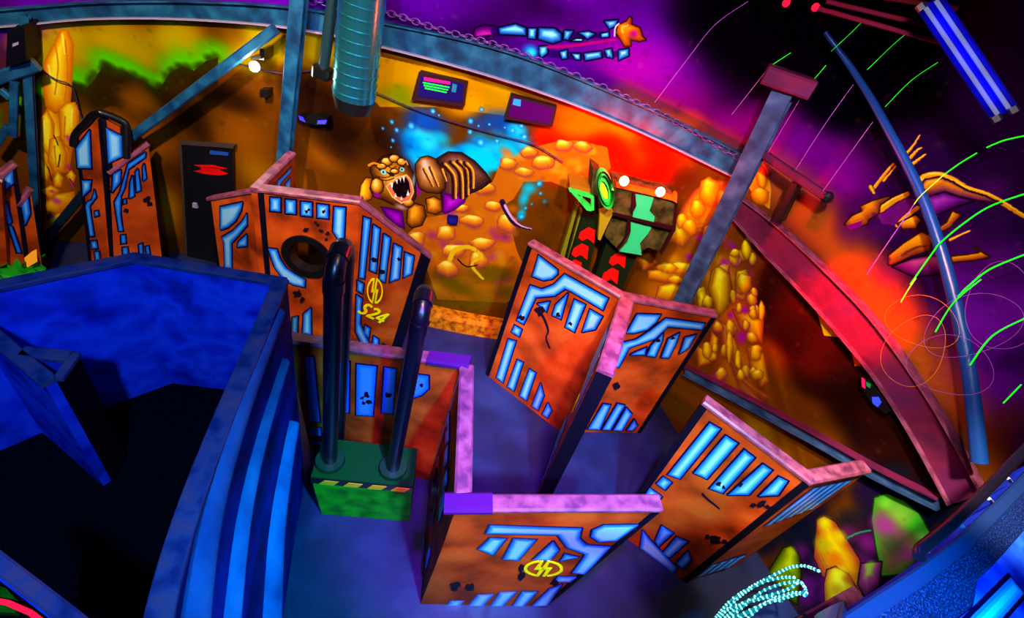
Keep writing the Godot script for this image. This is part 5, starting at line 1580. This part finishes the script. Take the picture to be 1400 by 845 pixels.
# ---------------------------------------------------------------- crate, hoops, rope, foliage, tube lamp
func arch(base: Vector3, back: Vector3, topy: float, r: float, rad: float) -> Array:
	var p := [base, base.lerp(Vector3(base.x, topy - rad, base.z), .5), Vector3(base.x, topy - rad, base.z)]
	for k in range(1, 9):
		var a := PI * k / 9
		p.append(Vector3(base.x, topy - rad, base.z) + back * rad * (1 - cos(a)) + Vector3.UP * rad * sin(a))
	p.append(Vector3(base.x, topy - rad, base.z) + back * rad * 2)
	p.append(Vector3(base.x, 0, base.z) + back * rad * 2)
	return p
func build_small():
	# green crate
	var bl := fl(440, 703)
	var br := fl(560, 713)
	var tl := above(425, 652, bl, br)
	var tr := above(564, 667, bl, br)
	var n := (br - bl).cross(Vector3.UP).normalized()
	if n.dot(EYE - bl) < 0: n = -n
	var hc := (tl.y + tr.y) / 2
	tl = Vector3(tl.x, hc, tl.z)
	tr = Vector3(tr.x, hc, tr.z)
	var t := thing("crate", "green metal crate with a black and yellow hazard stripe and two pipe sockets", "crate", bl)
	var st := new_st()
	hexa(st, [tl, tr, br, bl], [tl - n * .42, tr - n * .42, br - n * .42, bl - n * .42])
	var body := obj("body", st, M.green, t)
	st = new_st()
	hexa(st, [tl + Vector3(0, .012, 0), tr + Vector3(0, .012, 0), tr - n * .42 + Vector3(0, .012, 0), tl - n * .42 + Vector3(0, .012, 0)], [tl, tr, tr - n * .42, tl - n * .42])
	obj("lid", st, mat(c8(10, 62, 22), .6), t)
	st = new_st()
	var h := Vector3(0, .085, 0)
	hexa(st, [tl + n * .012, tr + n * .012, tr + n * .012 - h, tl + n * .012 - h], [tl - n * .01, tr - n * .01, tr - n * .01 - h, tl - n * .01 - h])
	obj("hazard_band", st, M.black, body)
	for k in 4:
		var u := .08 + .235 * k
		st = new_st()
		var a := tl.lerp(tr, u + .05) + n * .018
		var b := tl.lerp(tr, u + .19) + n * .018
		var d := (tr - tl) * -.05
		hexa(st, [a - h * .08, b - h * .08, b + d - h * .92, a + d - h * .92], [a - h * .08 - n * .01, b - h * .08 - n * .01, b + d - h * .92 - n * .01, a + d - h * .92 - n * .01])
		obj("hazard_stripe", st, M.hazard, body)
	for e in [[451, 631, 352, .17], [537, 641, 413, .15]]:
		var p := aty(e[0], e[1], hc)
		st = new_st()
		tube(st, [p + Vector3(0, -.02, 0), p + Vector3(0, .05, 0)], .15, 20, .13)
		obj("socket", st, mat(c8(10, 50, 24), .4), t)
		var top := 1.0
		while top < 3.5 and to_px(Vector3(p.x, top, p.z) - n * .1).y > e[2]: top += .01
		var hp := arch(p + Vector3(0, .02, 0), -n, top, .09, e[3])
		var t2 := thing("hoop_pipe", ["tall black hoop pipe rising from the crate over the bunker, left of two", "shorter black hoop pipe rising from the crate, right of two"][0 if e[0] < 500 else 1], "pipe", p, "hoop pipes on the crate")
		st = new_st()
		tube(st, hp, .066, 16)
		obj("tube", st, M.pipe, t2)
		for k in [2, 6]:
			var dd: Vector3 = (hp[k + 1] - hp[k - 1]).normalized()
			st = new_st()
			tube(st, [hp[k] - dd * .05, hp[k] + dd * .05], .073, 16)
			obj("coupling", st, M.pipe, t2)
	# coiled light rope
	t = thing("light_rope", "tangle of glowing cyan rope light drooping to the floor at the right", "rope light", aty(1010, 830, .05))
	var rm := glow(c8(0, 130, 160), .35)
	var bm := glow(c8(150, 255, 250), 1.1)
	for e in [[100, 620, 230, 470, 400, 360, 580, 265, 700, 210, 800, 195], [130, 620, 300, 440, 480, 330, 640, 290, 740, 290], [170, 620, 350, 480, 540, 430, 700, 375, 760, 330], [240, 620, 400, 540, 560, 480, 700, 440, 820, 400], [300, 620, 450, 520, 600, 450, 740, 410, 830, 430, 800, 340, 740, 310], [80, 640, 250, 520, 430, 470, 560, 440, 600, 460], [360, 620, 480, 510, 570, 470, 640, 480], [210, 620, 330, 520, 480, 400, 640, 340, 780, 330, 830, 390], [800, 195, 850, 205, 935, 240]]:
		var v := []
		for p in smooth_path(zz(960, 740, 5.833, e), 8): v.append(aty(p.x, p.y, clampf(lerpf(.06, .98, (p.x - 985) / 130.0), .05, 1.1)))
		st = new_st()
		tube(st, v, .012, 6)
		var strand := obj("strand", st, rm, t)
		st = new_st()
		var acc := 0.0
		for i in v.size() - 1:
			acc += v[i].distance_to(v[i + 1])
			if acc > .035:
				acc = 0
				ball(st, v[i], .0165, 6)
		var bo := obj("light_beads", st, bm, strand)
		bo.set_meta("kind", "stuff")
	# foliage and hoops at the far left
	t = thing("foliage_clump", "green leafy clump with orange flecks below the far left bunker", "plant", fl(24, 400))
	var rng := RandomNumberGenerator.new()
	rng.seed = 5
	for k in 46:
		st = new_st()
		var c := aty(rng.randf_range(-30, 56), rng.randf_range(352, 392), .35 + rng.randf() * .3)
		var d := Vector3(rng.randf_range(-1, 1), rng.randf_range(.1, 1), rng.randf_range(-1, 1)).normalized() * .16
		var s := d.cross(Vector3(rng.randf(), rng.randf(), .3)).normalized() * .06
		extrude(st, [c - d * .6, c + s, c + d, c - s], d.cross(s).normalized(), .008)
		obj("leaf", st, M.green if k % 7 else M.hazard, t)
	st = new_st()
	tube(st, [fl(24, 402), aty(24, 380, .5)], .05, 8)
	obj("stem", st, M.darkgreen, t)
	for e in [[22, 395, 266, "black hoop pipe beside the far left bunker, right of two"], [0, 400, 280, "black hoop pipe at the left picture edge, left of two"]]:
		var p := fl(e[0] + 22, e[1])
		var top := .8
		while top < 3.5 and to_px(Vector3(p.x, top, p.z)).y > e[2]: top += .01
		st = new_st()
		tube(st, arch(p, Vector3(-.8, 0, .3).normalized(), top, .08, .14), .07, 12)
		tag(obj("hoop_pipe", st, M.pipe), e[3], "pipe", "hoop pipes at the left")
	# ultraviolet tube lamp
	var a := atdist(1270, 2, 4.3)
	var b := atdist(1374, 156, 4.3)
	var dirn := (EYE - (a + b) / 2).normalized()
	t = thing("tube_lamp", "twin fluorescent blacklight tubes glowing blue at the upper right", "lamp", (a + b) / 2)
	st = new_st()
	var side := (b - a).cross(dirn).normalized()
	bar(st, a - dirn * .08, b - dirn * .08, side, .13, .03, .01)
	obj("reflector", st, mat(c8(2, 2, 50), .9), t)
	for s in [-1, 1]:
		st = new_st()
		tube(st, [a + side * .026 * s, b + side * .026 * s], .011, 12)
		var tm := glow(c8(150, 158, 200), .55)
		tm.albedo_color = c8(20, 20, 24)
		obj("tube", st, tm, t)
		for q in [a, b]:
			st = new_st()
			var dd := (b - a).normalized()
			bar(st, q + side * .04 * s - dd * .02 - dirn * .05, q + side * .04 * s + dd * .02 - dirn * .05, side, .05, .13, .01)
			obj("socket", st, M.black, t)
	for k in 3: omni(a.lerp(b, .2 + .3 * k) + dirn * .06, c8(30, 40, 255), .8, .05, t)
	# red roof rails
	t = thing("roof_rails", "thin red steel rails crossing the dark upper right", "rails", atdist(1200, 40, 4.8))
	for e in [[1113, 10, 1300, 62], [1130, 2, 1282, 38], [1190, -6, 1310, 12]]:
		st = new_st()
		bar(st, atdist(e[0], e[1], 4.8), atdist(e[2], e[3], 4.8), Vector3.UP, .03, .03, .006)
		obj("rail", st, mat(c8(96, 4, 26), .5), t)
	for e in [[1075, 4], [1115, 10]]:
		st = new_st()
		ball(st, atdist(e[0], e[1], 4.8), .03, 8)
		obj("pilot_light", st, glow(c8(255, 20, 50), .8), t)

# ---------------------------------------------------------------- laser lines on the wall
func build_lasers():
	var g := glow(c8(20, 235, 20), 1.0)
	var y := glow(c8(190, 220, 40), .9)
	var p := glow(c8(180, 80, 190), .3)
	var o := glow(c8(190, 110, 30), .3)
	var L := [[zz(1130, 170, 3.841, [440, 840, 560, 670, 600, 620, 720, 520, 860, 430, 1050, 362]), .013, g, "bright green laser arc crossing the curved pole"],
		[zz(1130, 170, 3.841, [620, 262, 700, 205, 790, 150]), .011, g, "short green laser streak above the painted dragon's back"],
		[zz(1130, 170, 3.841, [460, 420, 500, 370, 620, 262]), .008, y, "yellow laser streak over the dragon's shoulder"],
		[zz(1130, 170, 3.841, [210, 790, 300, 655, 460, 420]), .007, p, "pink laser line below the dragon's head"],
		[zz(1130, 170, 3.841, [840, 122, 930, 85, 1050, 58]), .012, g, "short green laser streak near the right edge, highest one"],
		[zz(1130, 170, 3.841, [690, 905, 750, 845, 860, 760, 1050, 680]), .014, g, "green laser arc below the dragon"],
		[zz(1080, 380, 2.64, [525, 195, 590, 90, 690, 5]), .011, g, "green laser streak ending beside the pole"],
		[zz(1080, 380, 2.64, [400, 88, 425, 45, 455, 0]), .01, y, "yellow laser streak on the orange band"],
		[zz(1080, 380, 2.64, [650, 315, 730, 210, 850, 145]), .013, g, "green laser arc starting from the lower pole"],
		[zz(1080, 380, 2.64, [770, 452, 835, 385]), .011, g, "short green laser streak at the right edge, lowest one"],
		[zz(1000, 0, 2.64, [-277, 370, -160, 215, -60, 90, 60, 5]), .005, p, "thin pink laser line over the violet sky, leftmost"],
		[zz(1000, 0, 2.64, [0, 415, 130, 250]), .005, p, "thin pink laser line running up to the column cap"],
		[zz(1000, 0, 2.64, [130, 245, 215, 190]), .005, g, "thin green laser dash above the column cap"],
		[zz(1000, 0, 2.64, [130, 555, 245, 362]), .005, p, "thin pink laser line right of the column top"],
		[zz(1000, 0, 2.64, [285, 302, 342, 235]), .006, g, "thin green laser dash right of the column cap"],
		[zz(1000, 0, 2.64, [215, 640, 330, 460, 440, 305]), .005, p, "thin pink laser line above the hanging holder"],
		[zz(1000, 0, 2.64, [490, 252, 580, 165, 632, 120]), .005, g, "thin green laser dash in the dark right of the pole top"],
		[zz(1000, 0, 2.64, [330, 690, 510, 440]), .005, p, "thin pink laser line left of the dragon's head"],
		[zz(1000, 0, 2.64, [555, 385, 650, 290, 745, 225]), .005, g, "thin green laser dash above the dragon's claws"],
		[zz(1000, 0, 2.64, [360, 185, 430, 120, 475, 75]), .005, g, "thin green laser dash crossing the pole top"]]
	for e in L:
		var v := []
		for q in smooth_path(e[0], 8): v.append(onwall(q.x, q.y, .42))
		var st := new_st()
		tube(st, v, e[1] * .42, 6)
		tag(obj("laser_line", st, e[2]), e[3], "laser line", "laser lines")
	var k := 0
	for e in [[1262, 440, 52, 34, .3], [1250, 480, 40, 52, .6], [1330, 445, 70, 40, -.3], [1300, 500, 60, 40, .2], [1370, 420, 50, 60, 0]]:
		var v := []
		for i in 41:
			var a := TAU * i / 40.0
			var q := Vector2(cos(a) * e[2], sin(a) * e[3]).rotated(e[4]) * (1 + .05 * sin(a * 3))
			v.append(onwall(e[0] + q.x, e[1] + q.y, .42))
		var st := new_st()
		tube(st, v, .0016, 5)
		tag(obj("laser_loop", st, o if k < 2 else glow(c8(150, 70, 160), .2)), ["faint orange laser loop on the orange band, larger upper one", "faint orange laser loop reaching down to the beam", "faint pink laser loop around the lower pole", "faint pink laser loop lowest beside the pole", "faint pink laser loop at the right edge"][k], "laser line", "laser loops")
		k += 1
